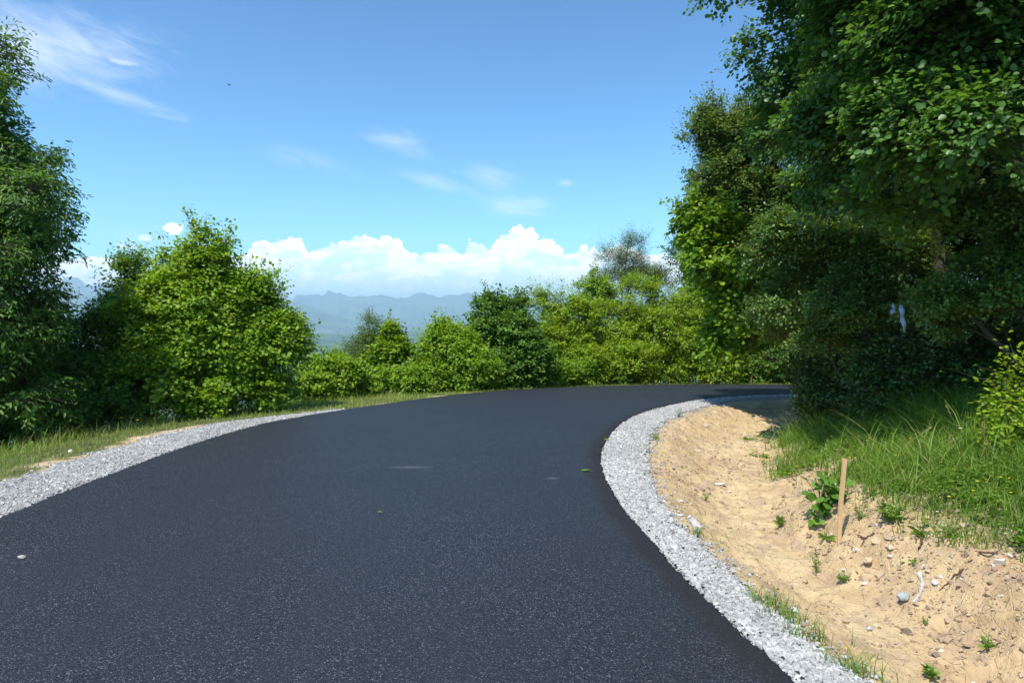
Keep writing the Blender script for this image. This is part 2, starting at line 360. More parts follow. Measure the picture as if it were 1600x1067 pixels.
for u in np.concatenate([np.linspace(0, .92, 34)[1:], np.linspace(.93, .995, 12)]):
    xy = l2*(1-u)+r2*u; c = row(xy, 0.0); c[:,2] += .006*fbm(xy[:,0]*.7, xy[:,1]*.7, 3, 40); cols.append(c)
for off, dz, am in [(.0,-.008,.006),(.018,-.024,.012),(.036,-.055,.012),(.048,-.09,.008)]:
    cols.append(row(r2+nr*(off+.012*(rng.random((len(r),1))-.5)), dz, am))
V = np.stack(cols, 1); n, k = V.shape[:2]; i = np.arange(n-1)[:,None]*k+np.arange(k-1)[None]
de = np.linalg.norm(V[:,:,:2]-r2[:,None,:], axis=2); edg = 1-sstep(.08, .24, de+.06*fbm(V[:,:,0]*6, V[:,:,1]*6, 3, 44)); V[:,:,2] -= .012*edg*(np.arange(k)[None] < k-4)
me = meshnp('road', V.reshape(-1, 3), np.stack([i, i+1, i+k+1, i+k], -1).reshape(-1, 4), edg.reshape(-1))
chn = np.cumsum(np.concatenate([[0], np.linalg.norm(np.diff((l+r)/2, axis=0), axis=1)]))
for nm, dat in (('across', np.linalg.norm(V[:,:,:2]-l[:,None,:], axis=2)), ('chain', np.broadcast_to(chn[:,None], (n, k)))):
    at = me.attributes.new(nm, 'FLOAT', 'POINT'); at.data.foreach_set('value', np.ascontiguousarray(dat.reshape(-1), np.float32))
tag(link('road', me, M_asph), kind='structure')

# ------------------------------------------------------------------ loose stones
CUBE = np.array([[-1,-1,-1],[1,-1,-1],[1,1,-1],[-1,1,-1],[-1,-1,1],[1,-1,1],[1,1,1],[-1,1,1]], float)
CQ = np.array([[0,3,2,1],[4,5,6,7],[0,1,5,4],[1,2,6,5],[2,3,7,6],[3,0,4,7]])
def stones(C, size, rn, jitter=.45):
    N = len(C); q = unit(rng.normal(size=(N, 4))); w, x, y, z = q.T
    M = np.stack([1-2*(y*y+z*z), 2*(x*y-z*w), 2*(x*z+y*w), 2*(x*y+z*w), 1-2*(x*x+z*z), 2*(y*z-x*w), 2*(x*z-y*w), 2*(y*z+x*w), 1-2*(x*x+y*y)], -1).reshape(N, 3, 3)
    T = CUBE[None]*rng.uniform(.35, .62, (N,1,3))+rng.uniform(-jitter, jitter, (N,8,3))*.5
    V = np.einsum('nij,nkj->nki', M, T)*size[:,None,None]; V[:,:,2] *= .8
    return (V+C[:,None]).reshape(-1, 3), (CQ[None]+(np.arange(N)*8)[:,None,None]).reshape(-1, 4), np.repeat(rn, 8)
def along(E, y0, y1, n, xr=(-99,99)):
    """random points along an edge polyline within a y range, evenly by length"""
    d = np.linalg.norm(np.diff(E, axis=0), axis=1); c = np.concatenate([[0], np.cumsum(d)])
    out = np.zeros((0, 2)); nn = np.zeros((0, 2)); t = unit(np.gradient(E, axis=0)); N = np.stack([-t[:,1], t[:,0]], -1)
    ok = (E[:,1] > y0) & (E[:,1] < y1) & (E[:,0] > xr[0]) & (E[:,0] < xr[1]); s0 = c[np.argmax(ok)]; s1 = c[len(ok)-1-np.argmax(ok[::-1])]
    s = rng.uniform(s0, s1, n)
    return np.stack([np.interp(s, c, E[:,0]), np.interp(s, c, E[:,1])], -1), np.stack([np.interp(s, c, N[:,0]), np.interp(s, c, N[:,1])], -1)
pts = []
p, nn = along(RE, 2.2, 17.5, 190000, (-9, 9)); q_ = rng.random(len(p)); off = q_*gwid(p[:,1])*(1+.16*fbm(p[:,0]*4, p[:,1]*4, 2, 3)); off = np.where(rng.random(len(p)) < .07, off+rng.exponential(.09, len(p)), off)
pts.append(p-nn*(off+.02)[:,None])
p, nn = along(LE, 3.0, 12.8, 150000, (-9, 3)); wl = (.95*(1-sstep(10.3, 13.0, p[:,1]))+.04)
off = rng.random(len(p))*wl*(1+.12*fbm(p[:,0]*3, p[:,1]*3, 2, 3)); off = np.where(rng.random(len(p)) < .06, off+rng.exponential(.12, len(p)), off)
pts.append(p+nn*(off+.03)[:,None])
pts = np.vstack(pts); zz, tr_, tl_, ir_, rd_, *_ = ground(pts[:,0], pts[:,1], ret=True); keep = ~(rd_ & (np.minimum(tr_, tl_) > .02)); pts = pts[keep]; zz = zz[keep]; ir_ = ir_[keep]
N = len(pts); size = np.exp(rng.normal(np.where(rng.random(N) < .35, math.log(.0135), math.log(.0088)), .33, N)); size = np.clip(size, .005, .032)
zz = np.where(rd_[keep], H0(pts[:,0], pts[:,1])-.03, zz)
C = np.stack([pts[:,0], pts[:,1], zz+.006+size*.15+rng.random(N)*.014], -1)
rn = np.clip(.55+.22*rng.normal(size=N)+.15*fbm(pts[:,0]*2, pts[:,1]*2, 3, 77)-np.where(ir_, 0, .08), 0, 1)
V, Qs, rr = stones(C, size, rn)
tag(link('gravel', meshnp('gravel', V, Qs, rr, False), M_gravel), 'pale grey crushed stone shoulder along both asphalt edges', 'gravel', kind='stuff')
# asphalt crumbs on the ragged edge
pa = []
for E, sg, y1, cnt in [(RE, -1, 17.5, 700), (LE, 1, 14, 400)]:
    p, nn = along(E, 2.2, y1, cnt, (-9, 9)); o = np.abs(rng.normal(0, .05, len(p)))+.02; pa.append(p+sg*nn*o[:,None])
p, nn = along(LE, 7.0, 7.7, 160); pa.append(p+nn*rng.uniform(0, .12, len(p))[:,None])
pa = np.vstack(pa); size = np.clip(np.exp(rng.normal(math.log(.009), .4, len(pa))), .005, .022)
V, Qs, rr = stones(np.stack([pa[:,0], pa[:,1], H0(pa[:,0], pa[:,1])-.022+rng.random(len(pa))*.018], -1), size, rng.random(len(pa)))
tag(link('asphalt_crumbs', meshnp('asphalt_crumbs', V, Qs, rr, False), M_crumb), 'loose black asphalt crumbs along the ragged road edge', 'asphalt crumbs', kind='stuff')
# clods and pebbles on the soil
n = 60000; px_ = rng.uniform(.9, 7, n); py_ = 2.3+12*rng.random(n)**1.4
zz, tr_, tl_, ir_, rd_, u_, so_ = ground(px_, py_, ret=True)
dens = .12+.88*sstep(.0, .5, fbm(px_*1.4, py_*1.4, 3, 50))+.8*sstep(1.5, 1.9, u_)
keep = ir_ & (tr_ > gwid(py_)) & (u_ < 2.9) & (rng.random(n) < dens*.75); px_, py_, zz = px_[keep], py_[keep], zz[keep]; n = len(px_)
size = np.clip(np.exp(rng.normal(math.log(.011), .55, n)), .004, .06)
V, Qs, rr = stones(np.stack([px_, py_, zz+size*.1], -1), size, np.clip(rng.normal(.5, .25, n), 0, 1))
tag(link('soil_clods', meshnp('soil_clods', V, Qs, rr, False), M_clod), 'small clods and pebbles strewn over the sandy ditch', 'soil clods', kind='stuff')

n = 9000; px_ = rng.uniform(.9, 7, n); py_ = 2.3+12*rng.random(n)**1.4
zz, tr_, tl_, ir_, rd_, u_, so_ = ground(px_, py_, ret=True)
keep = ir_ & (tr_ > gwid(py_)) & (u_ < 2.7) & (rng.random(n) < .08+.9*sstep(.0, .35, fbm(px_*2.0+9, py_*2.0, 3, 55))); B_ = np.stack([px_, py_, zz+.004], -1)[keep]; n = len(B_)
a_ = rng.uniform(0, 6.283, n); ln_ = np.exp(rng.normal(math.log(.035), .5, n)); E_ = B_+np.stack([np.cos(a_)*ln_, np.sin(a_)*ln_, rng.normal(.002, .006, n)], -1)
zE = ground(E_[:,0], E_[:,1]); E_[:,2] = zE+.005+rng.random(n)*.006
mb = MB(); mb.sticks(B_, E_, rng.uniform(.0008, .0022, n), rng.uniform(.0005, .0012, n)); mb.r = [np.repeat(rng.random(n), 6)]
m_lit = leafmat('dry_litter', [(0,(.09,.055,.035)),(.5,(.20,.13,.08)),(1,(.45,.36,.22))], .1, .9)
tag(mb.build('litter', m_lit), 'dry brown twigs and straw bits strewn over the sandy ditch', 'litter', kind='stuff')

# ------------------------------------------------------------------ grass
def blades(mb, B, h, w, lean, r, seg=3):
    N = len(B); a = rng.uniform(0, 2*math.pi, N); s = np.stack([np.cos(a), np.sin(a), 0*a], -1)
    b = a+math.pi/2+rng.normal(0, .5, N); ld = np.stack([np.cos(b), np.sin(b), 0*b], -1)
    t = np.linspace(0, 1, seg+1); V = []
    for k, u in enumerate(t):
        c = B+np.stack([0*h, 0*h, h*u*(1-.25*lean*u)], -1)+ld*(h*lean*u*u*.8)[:,None]
        ww = (w*(1-u**1.6)*.5+.0004)[:,None]; V += [c-s*ww, c+s*ww]
    V = np.stack(V, 1); k = np.arange(seg); q = np.stack([2*k, 2*k+1, 2*k+3, 2*k+2], -1)
    mb.add(V.reshape(-1, 3), (q[None]+(np.arange(N)*2*(seg+1))[:,None,None]).reshape(-1, 4), None, np.repeat(r, 2*(seg+1)))
def scatter(n, x0, x1, y0, y1, dfn, ypow=1.3):
    x = rng.uniform(x0, x1, n); y = y0+(y1-y0)*rng.random(n)**ypow
    zz, tr_, tl_, ir_, rd_, u_, so_ = ground(x, y, ret=True); d = dfn(x, y, tr_, tl_, ir_, rd_, u_)
    k = rng.random(n) < d; return x[k], y[k], zz[k], u_[k], tl_[k]
# tall grass on the right bank
mb = MB()
x, y, zz, u_, _ = scatter(260000, 1.5, 9.5, 3.2, 13, lambda x, y, tr, tl, ir, rd, u: np.where(ir & ~rd, sstep(2.15, 2.6, u+.40*fbm(x*1.6, y*1.6, 3, 61)+.55*sstep(7.2, 9, y)), 0)*(.35+.65*sstep(-.3, .2, fbm(x*3.2, y*3.2, 3, 62)))*(1-.6*sstep(4.5, 7, u)))
h = rng.normal(.20, .07, len(x))*(.55+.45*sstep(2.3, 3.2, u_))*(1+.55*fbm(x*1.8, y*1.8, 2, 63)+.55*fbm(x*5, y*5, 2, 66)); lg = rng.random(len(x)) < .12; h = np.clip(np.where(lg, h*2.1, h)*(1+.7*sstep(6.2, 8.2, y)), .04, .75)
ln_ = np.where(lg, rng.uniform(.7, 1.7, len(x)), rng.uniform(.2, 1.3, len(x)))
blades(mb, np.stack([x, y, zz-.01], -1), h, np.where(rng.random(len(x)) < .12, .014, rng.uniform(.004, .0095, len(x))), ln_, np.clip(rng.beta(1.6, 2.2, len(x))+.16*fbm(x*1.4, y*1.4, 2, 64)+np.where(lg, .15, 0), 0, 1), 4)
PT = G(1235, 742); print('PT', PT)
# small-leaved herbs mixed in
def herbs(mb, x, y, zz, hmax, ls, n):
    for _ in range(1):
        N = len(x)*n; X = np.repeat(x, n)+rng.normal(0, .035, N); Y = np.repeat(y, n)+rng.normal(0, .035, N); Z = np.repeat(zz, n)+rng.random(N)**.8*np.repeat(hmax, n)
        A = rdir(N); A[:,2] = np.abs(A[:,2])*.4; Nn = rdir(N)*.5+np.array([0,0,1.])
        mb.leaves(np.stack([X, Y, Z], -1), A, Nn, ls*rng.uniform(.6, 1.4, N), ls*.75*rng.uniform(.6, 1.3, N), np.clip(rng.beta(2, 3, N), 0, .85))
x, y, zz, u_, _ = scatter(9000, 1.5, 8.5, 3.2, 12, lambda x, y, tr, tl, ir, rd, u: np.where(ir & ~rd, np.maximum(sstep(2.1, 2.5, u+.45*fbm(x*2, y*2, 3, 61)+.55*sstep(7.2, 9, y))*sstep(-.25, .3, fbm(x*1.3, y*1.3, 2, 65)), 1.-sstep(.16, .34, np.hypot(x-PT[0], (y-PT[1])*.7))), 0))
herbs(mb, x, y, zz, rng.uniform(.06, .24, len(x))*(.7+.5*fbm(x*3, y*3, 2, 67)), .034, 14)
tag(mb.build('grass', L_grass), 'tall green meadow grass over the right bank', 'grass', kind='stuff')
# sparse grass in and along the ditch
mb = MB()
x, y, zz, u_, _ = scatter(60000, .9, 7, 2.3, 13, lambda x, y, tr, tl, ir, rd, u: np.where(ir & ~rd & (u > .5) & (u < 2.6), 1, 0)*np.clip(1.1*sstep(.26, .5, fbm(x*2.1, y*2.1, 3, 71))*(.15+sstep(1.55, 2.2, u))+.75*np.exp(-((tr-gwid(y)-.05)/.09)**2)*sstep(.12, .45, fbm(x*1.5+3, y*1.5, 2, 72)), 0, 1))
blades(mb, np.stack([x, y, zz-.005], -1), np.clip(rng.normal(.065, .035, len(x)), .02, .2), rng.uniform(.002, .005, len(x)), rng.uniform(.2, 1.2, len(x)), np.clip(rng.beta(2, 2, len(x)), 0, 1))
tag(mb.build('sparse_grass', L_grass), 'thin green tufts along the gravel edge and in the sandy ditch', 'grass', kind='stuff')
# verge on the left and far side
mb = MB()
def lw_(y): return .95*(1-sstep(10.3, 13.0, y))+.10
def sand_(x, y, tl): return sstep(.05, .30, .19-.7*(tl-lw_(y))+.55*fbm(x*1.3, y*1.3, 4, 12))
x, y, zz, _, tl_ = scatter(230000, -12, 9, 4.5, 26, lambda x, y, tr, tl, ir, rd, u: np.where(~ir & ~rd & (tl > lw_(y)+.02) & (tl < 4.5), 1, 0)*(1-.93*sand_(x, y, tl))*(1-.7*sstep(2.8, 4.2, tl)), 1.0)
h = np.clip(rng.normal(.06, .03, len(x))*(1+1.0*sstep(1.2, 2.2, tl_-.4))*(1+.5*fbm(x*1.5, y*1.5, 2, 81)), .02, .4)
tall = rng.random(len(x)) < .02*sstep(1.2, 2, tl_); h = np.where(tall, rng.uniform(.2, .45, len(x)), h)
blades(mb, np.stack([x, y, zz-.008], -1), h, rng.uniform(.004, .009, len(x)), rng.uniform(.2, 1.1, len(x)), np.clip(rng.beta(2, 2.4, len(x))+.25*fbm(x*.9, y*.9, 3, 82), 0, 1))
tag(mb.build('verge_grass', L_dry), 'short yellowish green grass verge on the outer side of the bend', 'grass', kind='stuff')

# ------------------------------------------------------------------ trees and bushes
def lobes_px(L, dz=.9):
    out = []
    for (px, py, d, rx, ry) in L:
        c = P(px, py, d); a = rx*d/F; b = ry*d/F; out.append((c, np.array([a, (a+b)/2*dz, b])))
    return out
def make_plant(name, label, cat, base, lobes, nleaf, ls, matl, lw=.75, stems=1, trunk_r=.12, sub=9, per=12, twig=.28, droop=0., group=None, parts=('trunk','crown'),
               spread=.25, rmin=.5, subr=(.20,.36), shape=(.30,.45,.72,.36), layered=.5, spike=.12, bark=None, lobew=None, rbias=0., bottomcut=True):
    if parts[0] == 'stem':
        ex = []
        for c, r in lobes:
            zg = float(ground(np.array([c[0]]), np.array([c[1]]), fine=False)[0]); q = c[2]-r[2]*1.1
            while q > zg-.1 and len(ex) < 40: ex.append((np.array([c[0], c[1], max(q, zg+.12)]), np.array([r[0]*.95, r[1]*.95, max(r[2]*.9, .22)]))); q -= r[2]*1.2
        nleaf = int(nleaf*(1+.5*min(1.6, len(ex)/len(lobes)))); sub = sub*(1+.6*min(2, len(ex)/len(lobes))); lobes = list(lobes)+ex
    bx, by = base; bz = gz(bx, by)-.05; org = np.array([bx, by, bz])
    area = np.array([ (r[0]*r[1]+r[0]*r[2]+r[1]*r[2]) for c, r in lobes]); area = area/area.sum()
    S = []; SR = []; SD = []
    for (c, r), a in zip(lobes, area):
        m = max(3, int(sub*min(len(lobes), 14)*a)+2); d = rdir(m); d[:,2] = np.where(d[:,2] < -.55, -d[:,2], d[:,2])
        S.append(c+d*r*rng.uniform(.45, .88, (m,1))); SR.append(r.mean()*rng.uniform(*subr, m)); SD.append(np.repeat(c[None], m, 0))
    S = np.vstack(S); SR = np.concatenate(SR); SD = np.vstack(SD)
    nc = max(10, nleaf//per); pr = SR**2/np.sum(SR**2); k = rng.choice(len(S), nc, p=pr)
    d = rdir(nc); d[:,2] += .25; d = unit(d); rad = rng.uniform(rmin, 1.05, nc)**.7+np.where(rng.random(nc) < spike, rng.uniform(0, .75, nc), 0)
    C = S[k]+d*(SR[k]*rad)[:,None]*np.array([1.1,1.1,.85])
    gzv = ground(C[:,0], C[:,1], fine=False)
    if bottomcut: keep = C[:,2] > gzv+.06; C, d, k = C[keep], d[keep], k[keep]; nc = len(C)
    A = unit(unit(C-SD[k])*.8+d*.5+rng.normal(0, .35, (nc,3))+np.array([0,0,.15-droop]))
    L = twig*rng.uniform(.6, 1.3, nc); nar = np.ones(nc)
    ns = max(8, nc//45); w_ = np.maximum(0, S[:,2]-np.quantile(S[:,2], .45))+.02; w_ = w_/w_.sum(); ks = rng.choice(len(S), ns, p=w_)     # long shoots sticking out
    As = unit(np.array([0,0,.9-droop])+unit(S[ks]-SD[ks])*rng.uniform(.2, 1.1, (ns,1))+rng.normal(0, .25, (ns,3)))
    C = np.vstack([C, S[ks]+As*(SR[ks]*.8)[:,None]]); A = np.vstack([A, As]); L = np.concatenate([L, twig*rng.uniform(1.3, 2.4, ns)]); nar = np.concatenate([nar, np.full(ns, .38)]); k = np.concatenate([k, ks]); d = np.vstack([d, As]); nc = len(C)
    side = unit(np.cross(A, np.array([0,0,1.])+rng.normal(0, .25, (nc,3)))); up = np.cross(side, A)
    t = (np.arange(per)+.5)/per; t = np.broadcast_to(t, (nc, per))+rng.normal(0, .04, (nc, per)); sg = np.where(np.arange(per) % 2, 1, -1)[None]
    off = sg*rng.uniform(.1, .9, (nc, per))*(L*.42*nar)[:,None]*np.sqrt(np.clip(1.05-t, .05, 1))
    Pp = C[:,None]+A[:,None]*(t*L[:,None])[...,None]+side[:,None]*off[...,None]+up[:,None]*rng.normal(0, .1, (nc, per, 1))*L[:,None,None]
    Pp[...,2] -= (t*t*L[:,None])*(.12+droop*.6)
    la = A[:,None]*.55+side[:,None]*(sg*rng.uniform(.3, 1.1, (nc, per)))[...,None]+rng.normal(0, .3, (nc, per, 3)); la[...,2] -= .15+droop*.8
    outw = unit(C-SD[k]); ln = up[:,None]*layered*.7+np.array([0,0,1.])*(.25+layered*.5)+outw[:,None]*.75+rng.normal(0, .42, (nc, per, 3))
    n = nc*per; crn = np.repeat(np.clip(rng.normal(.45, .17, nc), 0, 1), per)
    r = np.clip(crn+rng.normal(0, .17, n)+rbias, 0, 1)
    cm = MB(); sz = ls*rng.uniform(.65, 1.25, n); cm.leaves(Pp.reshape(-1, 3)-org, la.reshape(-1, 3), ln.reshape(-1, 3), sz, sz*lw*rng.uniform(.85, 1.15, n), r, shape=shape)
    tm = MB(); tops = np.array([c for c, r_ in lobes]); ctr = tops.mean(0); hmax = max(c[2]+r_[2]*.6 for c, r_ in lobes)
    forks = []
    for i in range(stems):
        a = i/stems*2*math.pi+rng.random(); b = org+np.array([math.cos(a), math.sin(a), 0])*(spread if stems > 1 else 0)
        tgt = tops[rng.integers(len(tops))] if stems > 1 else np.array([ctr[0]*.5+bx*.5, ctr[1]*.5+by*.5, hmax])
        s = np.linspace(0, 1, 9)[:,None]; path = b*(1-s)+tgt*s+np.sin(s*3.1)*rng.normal(0, .05*(hmax-bz), 3)*np.array([1,1,.2])
        rr = trunk_r*(1-.86*s[:,0])*(1 if stems == 1 else rng.uniform(.6, 1)); rr[0] *= 1.3
        tm.tube(path-org, rr, 8 if stems == 1 else 6); forks += [(path[j], rr[j]) for j in range(2, 9)]
    fp = np.array([f[0] for f in forks]); fr = np.array([f[1] for f in forks])
    order = np.argsort(-SR)
    for j in order:
        dd = np.linalg.norm(fp-S[j], axis=1)+np.maximum(0, fp[:,2]-S[j][2]+.1)*2.; q = np.argmin(dd); s = np.linspace(0, 1, 5)[:,None]
        bow = np.array([0,0,1.])*np.sin(s*math.pi)*.10*dd[q]+rng.normal(0, .04, (5,3))*dd[q]*np.sin(s*math.pi)
        path = fp[q]*(1-s)+S[j]*s+bow; r0 = min(fr[q]*.7, .012+.022*dd[q]); rr = r0*(1-.7*s[:,0]); tm.tube(path-org, rr, 5)
        fp = np.vstack([fp, path[2:]]); fr = np.concatenate([fr, rr[2:]])
    ra = max(.0025, ls*.05); tm.sticks(S[k]-org, C-org, np.full(nc, ra*1.6), np.full(nc, ra))
    tip = C+A*L[:,None]; tip[:,2] -= L*(.12+droop*.6); tm.sticks(C-org, tip-org, np.full(nc, ra), np.full(nc, ra*.4))
    e = thing(name, label, cat, org, group)
    tm.build(parts[0], bark or M_bark, e); cm.build(parts[1], matl, e)
    return e
BP = ('stem', 'foliage')
ROUND = (.22,.48,.70,.46)
# left: tall tree with narrow leaflets
make_plant('leafy_tree', 'tall dark narrow-leaved tree at the left edge of the picture above the verge', 'tree', (-9.6, 11.2),
    lobes_px([(-90,130,11,92,88),(-40,195,10.8,70,72),(5,262,10.5,62,50),(45,325,10.3,62,50),(10,395,10.3,85,50),(55,440,10.6,45,40),(-70,340,11.2,135,130),(-30,520,10.4,105,75),(45,545,10.6,42,50),(20,485,10.7,62,50),(-10,470,10.2,80,60),(0,610,10.2,70,50),(-90,560,10.5,120,110),(-170,250,11.5,150,160)]),
    250000, .085, L_mid, lw=.40, trunk_r=.2, sub=12, per=16, twig=.34, droop=.35, layered=.35, spike=.2, rbias=-.15, subr=(.26,.44))
make_plant('hazel_bush', 'big fresh green broad-leaved bush left of the bend with a spiky top', 'bush', (-5.9, 13.6),
    lobes_px([(325,425,13.2,48,32),(318,395,13.2,22,24),(312,378,13.2,10,12),(345,385,13.2,9,10),(260,425,13.3,30,22),(400,440,13.4,26,16),(300,480,13.2,85,55),(385,480,13.4,62,45),(300,550,13.0,110,60),(400,545,13.4,72,60),(445,530,13.8,35,45),(240,600,12.2,90,42),(370,610,13.0,85,36),(225,520,12.8,55,55),(300,632,12.4,70,22),(385,622,13,60,20),(440,612,13.6,30,22)]),
    84000, .060, L_bright, lw=.85, stems=9, trunk_r=.05, sub=13, per=12, twig=.30, parts=BP, spike=.42, shape=ROUND, subr=(.15,.30))
make_plant('shaded_bush', 'darker smaller-leaved bush between the left tree and the big hazel', 'bush', (-8.0, 14.2),
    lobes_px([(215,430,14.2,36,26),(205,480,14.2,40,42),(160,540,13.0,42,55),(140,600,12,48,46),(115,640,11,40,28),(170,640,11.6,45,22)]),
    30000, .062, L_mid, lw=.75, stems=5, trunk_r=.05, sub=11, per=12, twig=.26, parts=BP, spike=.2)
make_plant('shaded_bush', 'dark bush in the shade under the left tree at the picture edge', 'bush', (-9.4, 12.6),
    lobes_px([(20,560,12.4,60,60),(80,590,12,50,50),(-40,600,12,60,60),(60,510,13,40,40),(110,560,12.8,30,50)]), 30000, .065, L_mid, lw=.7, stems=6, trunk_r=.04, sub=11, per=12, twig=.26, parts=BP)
make_plant('low_bush', 'low bright bush filling the gap right of the hazel', 'bush', (-4.4, 17.2),
    lobes_px([(500,588,17,24,28),(540,592,17,30,24),(490,606,16,24,18),(520,572,17.5,18,16)]), 14000, .075, L_bright, lw=.8, stems=4, trunk_r=.03, sub=10, twig=.26, parts=BP, shape=ROUND)
make_plant('wispy_bush', 'pointed brownish green wispy bush rising in front of the lake', 'bush', (-4.2, 18.8),
    lobes_px([(578,515,18.8,12,18),(568,545,18.8,26,20),(585,565,18.8,32,22),(552,552,18.8,12,12)]), 24000, .05, L_grey, lw=.4, stems=4, trunk_r=.03, sub=12, twig=.30, parts=BP, spike=.35, layered=.1)
make_plant('young_maple', 'small light green sapling beside the wispy bush', 'tree', (-3.3, 18.6),
    lobes_px([(606,526,18.6,16,16),(612,553,18.6,26,22),(600,582,18.4,32,26),(640,558,18.6,14,14),(560,575,18.4,22,20)]), 16000, .075, L_bright, lw=.8, stems=2, trunk_r=.03, sub=9, twig=.26, shape=ROUND)
make_plant('low_bush', 'low fresh green bush along the verge in the middle of the gap', 'bush', (-2.6, 18.3),
    lobes_px([(590,598,18,26,16),(640,596,17.8,24,18),(658,582,18.5,18,20),(560,604,17.2,22,14)]), 15000, .07, L_bright, lw=.75, stems=4, trunk_r=.03, sub=10, twig=.26, parts=BP)
make_plant('broadleaf_bush', 'light green rounded bush right of the lake view', 'bush', (-1.4, 19.2),
    lobes_px([(695,545,19,34,38),(720,560,18.8,38,38),(680,580,18.4,26,24),(740,580,18.6,34,26)]), 26000, .07, L_bright, lw=.8, stems=5, trunk_r=.04, sub=11, twig=.28, parts=BP, shape=ROUND)
make_plant('dark_bush', 'dark green dense bush with two bumps on its top', 'bush', (-.5, 20.6),
    lobes_px([(768,492,20.6,30,28),(808,490,20.8,20,28),(785,530,20.4,55,38),(815,560,20,50,34),(770,575,19.6,40,24)]), 34000, .075, L_mid, lw=.8, stems=5, trunk_r=.05, sub=12, twig=.28, parts=BP, spike=.2, shape=ROUND)
make_plant('yellowish_bush', 'yellow green bush behind the far curve, left of the wispy grey tree', 'bush', (1.5, 22.8),
    lobes_px([(862,478,22.8,30,28),(900,500,22.8,42,32),(870,540,22.4,50,38),(900,570,22,50,26)]), 30000, .07, L_yellow, lw=.7, stems=6, trunk_r=.04, sub=12, twig=.30, parts=BP, spike=.18)
make_plant('low_bush', 'low fresh green bush at the foot of the yellowish bushes on the far verge', 'bush', (.9, 20.9),
    lobes_px([(838,575,20.6,30,24),(870,585,20.9,30,18),(800,585,19.9,26,18),(905,580,21.6,26,20)]), 18000, .065, L_bright, lw=.8, stems=5, trunk_r=.03, sub=11, twig=.26, parts=BP, spike=.3)
make_plant('sapling', 'slim light green sapling poking up between the far bushes', 'tree', (2.9, 24),
    lobes_px([(925,445,24,24,18),(935,465,24,28,22),(915,480,24,20,20)]), 7000, .07, L_bright, lw=.75, stems=2, trunk_r=.04, sub=10, twig=.3, spike=.3)
make_plant('yellowish_bush', 'large yellow green bush in the middle of the far curve', 'bush', (4.3, 23.6),
    lobes_px([(1000,470,23.8,42,32),(960,510,23.4,55,38),(1020,520,23.4,55,42),(980,565,22.6,60,32),(1030,570,22.8,50,26)]), 42000, .068, L_yellow, lw=.7, stems=8, trunk_r=.05, sub=12, twig=.3, parts=BP, spike=.18)
make_plant('wispy_tree', 'thin grey green tree standing above the far bushes against the clouds', 'tree', (4.6, 27.5),
    lobes_px([(990,390,27.5,16,22),(980,418,27.5,26,24),(948,408,27.5,9,22),(960,440,27.5,26,20),(1005,440,27.5,26,22),(1035,445,27.5,14,26)]), 20000, .055, L_grey, lw=.4, trunk_r=.08, sub=14, twig=.5, spike=.45, layered=.1, subr=(.16,.34))
make_plant('yellowish_bush', 'yellow green bush under the overhanging right trees at the far curve', 'bush', (6.9, 23.4),
    lobes_px([(1080,480,23.6,38,36),(1110,520,23,48,38),(1070,545,23,45,34),(1120,575,22.6,50,22)]), 34000, .068, L_yellow, lw=.7, stems=7, trunk_r=.05, sub=12, twig=.3, parts=BP, rbias=-.05)
make_plant('dark_bush', 'dark bush beyond the point where the road disappears to the right', 'bush', (9.4, 24),
    lobes_px([(1175,540,23.5,45,50),(1220,560,23.5,45,40),(1200,480,24,60,50),(1280,540,24,60,60)]), 26000, .08, L_mid, lw=.75, stems=6, trunk_r=.06, sub=11, twig=.3, parts=BP)
# right side
make_plant('birch_tree', 'small-leaved olive tree leaning out highest over the far curve', 'tree', (8.2, 15.0),
    lobes_px([(1095,230,14.6,34,40),(1120,185,14.6,38,24),(1110,280,14.6,48,40),(1170,240,14.8,70,70),(1180,330,14.8,80,60),(1135,250,15.2,50,60),(1150,300,15.4,70,50)]), 84000, .06, L_grey, lw=.65, trunk_r=.12, sub=13, per=12, twig=.30, spike=.25)
make_plant('maple_tree', 'bright broad-leaved tree low on the outer edge of the right tree wall', 'tree', (7.6, 14.0),
    lobes_px([(1100,350,13.8,40,28),(1110,400,13.8,44,38),(1120,455,14,46,38),(1170,420,13.8,70,60),(1180,500,13.8,70,50),(1150,545,14,50,28)]), 48000, .085, L_bright, lw=.9, trunk_r=.1, sub=12, per=11, twig=.30, spike=.2, shape=ROUND, rbias=-.18)
make_plant('aspen_tree', 'upper dark aspen whose branches stick out at the top against the sky', 'tree', (7.4, 11.2),
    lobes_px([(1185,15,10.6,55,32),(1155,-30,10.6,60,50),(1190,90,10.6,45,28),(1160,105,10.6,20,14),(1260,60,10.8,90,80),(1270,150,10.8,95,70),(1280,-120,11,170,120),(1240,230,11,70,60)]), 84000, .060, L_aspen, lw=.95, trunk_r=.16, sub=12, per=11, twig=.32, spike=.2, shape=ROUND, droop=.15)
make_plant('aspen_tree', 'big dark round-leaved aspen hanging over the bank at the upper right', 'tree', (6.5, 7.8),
    lobes_px([(1380,60,7,120,90),(1500,40,6.1,120,110),(1340,190,8.2,100,80),(1440,220,6.4,110,80),(1540,230,5.9,100,90),(1400,330,7.4,90,40),(1330,300,8.6,70,50),(1450,-120,6.7,220,120),(1620,120,6.2,120,180),(1300,260,9.2,60,60),(1460,120,6.6,120,80)]), 130000, .055, L_aspen, lw=.95, trunk_r=.17, sub=13, per=11, twig=.28, spike=.15, shape=ROUND, droop=.1)
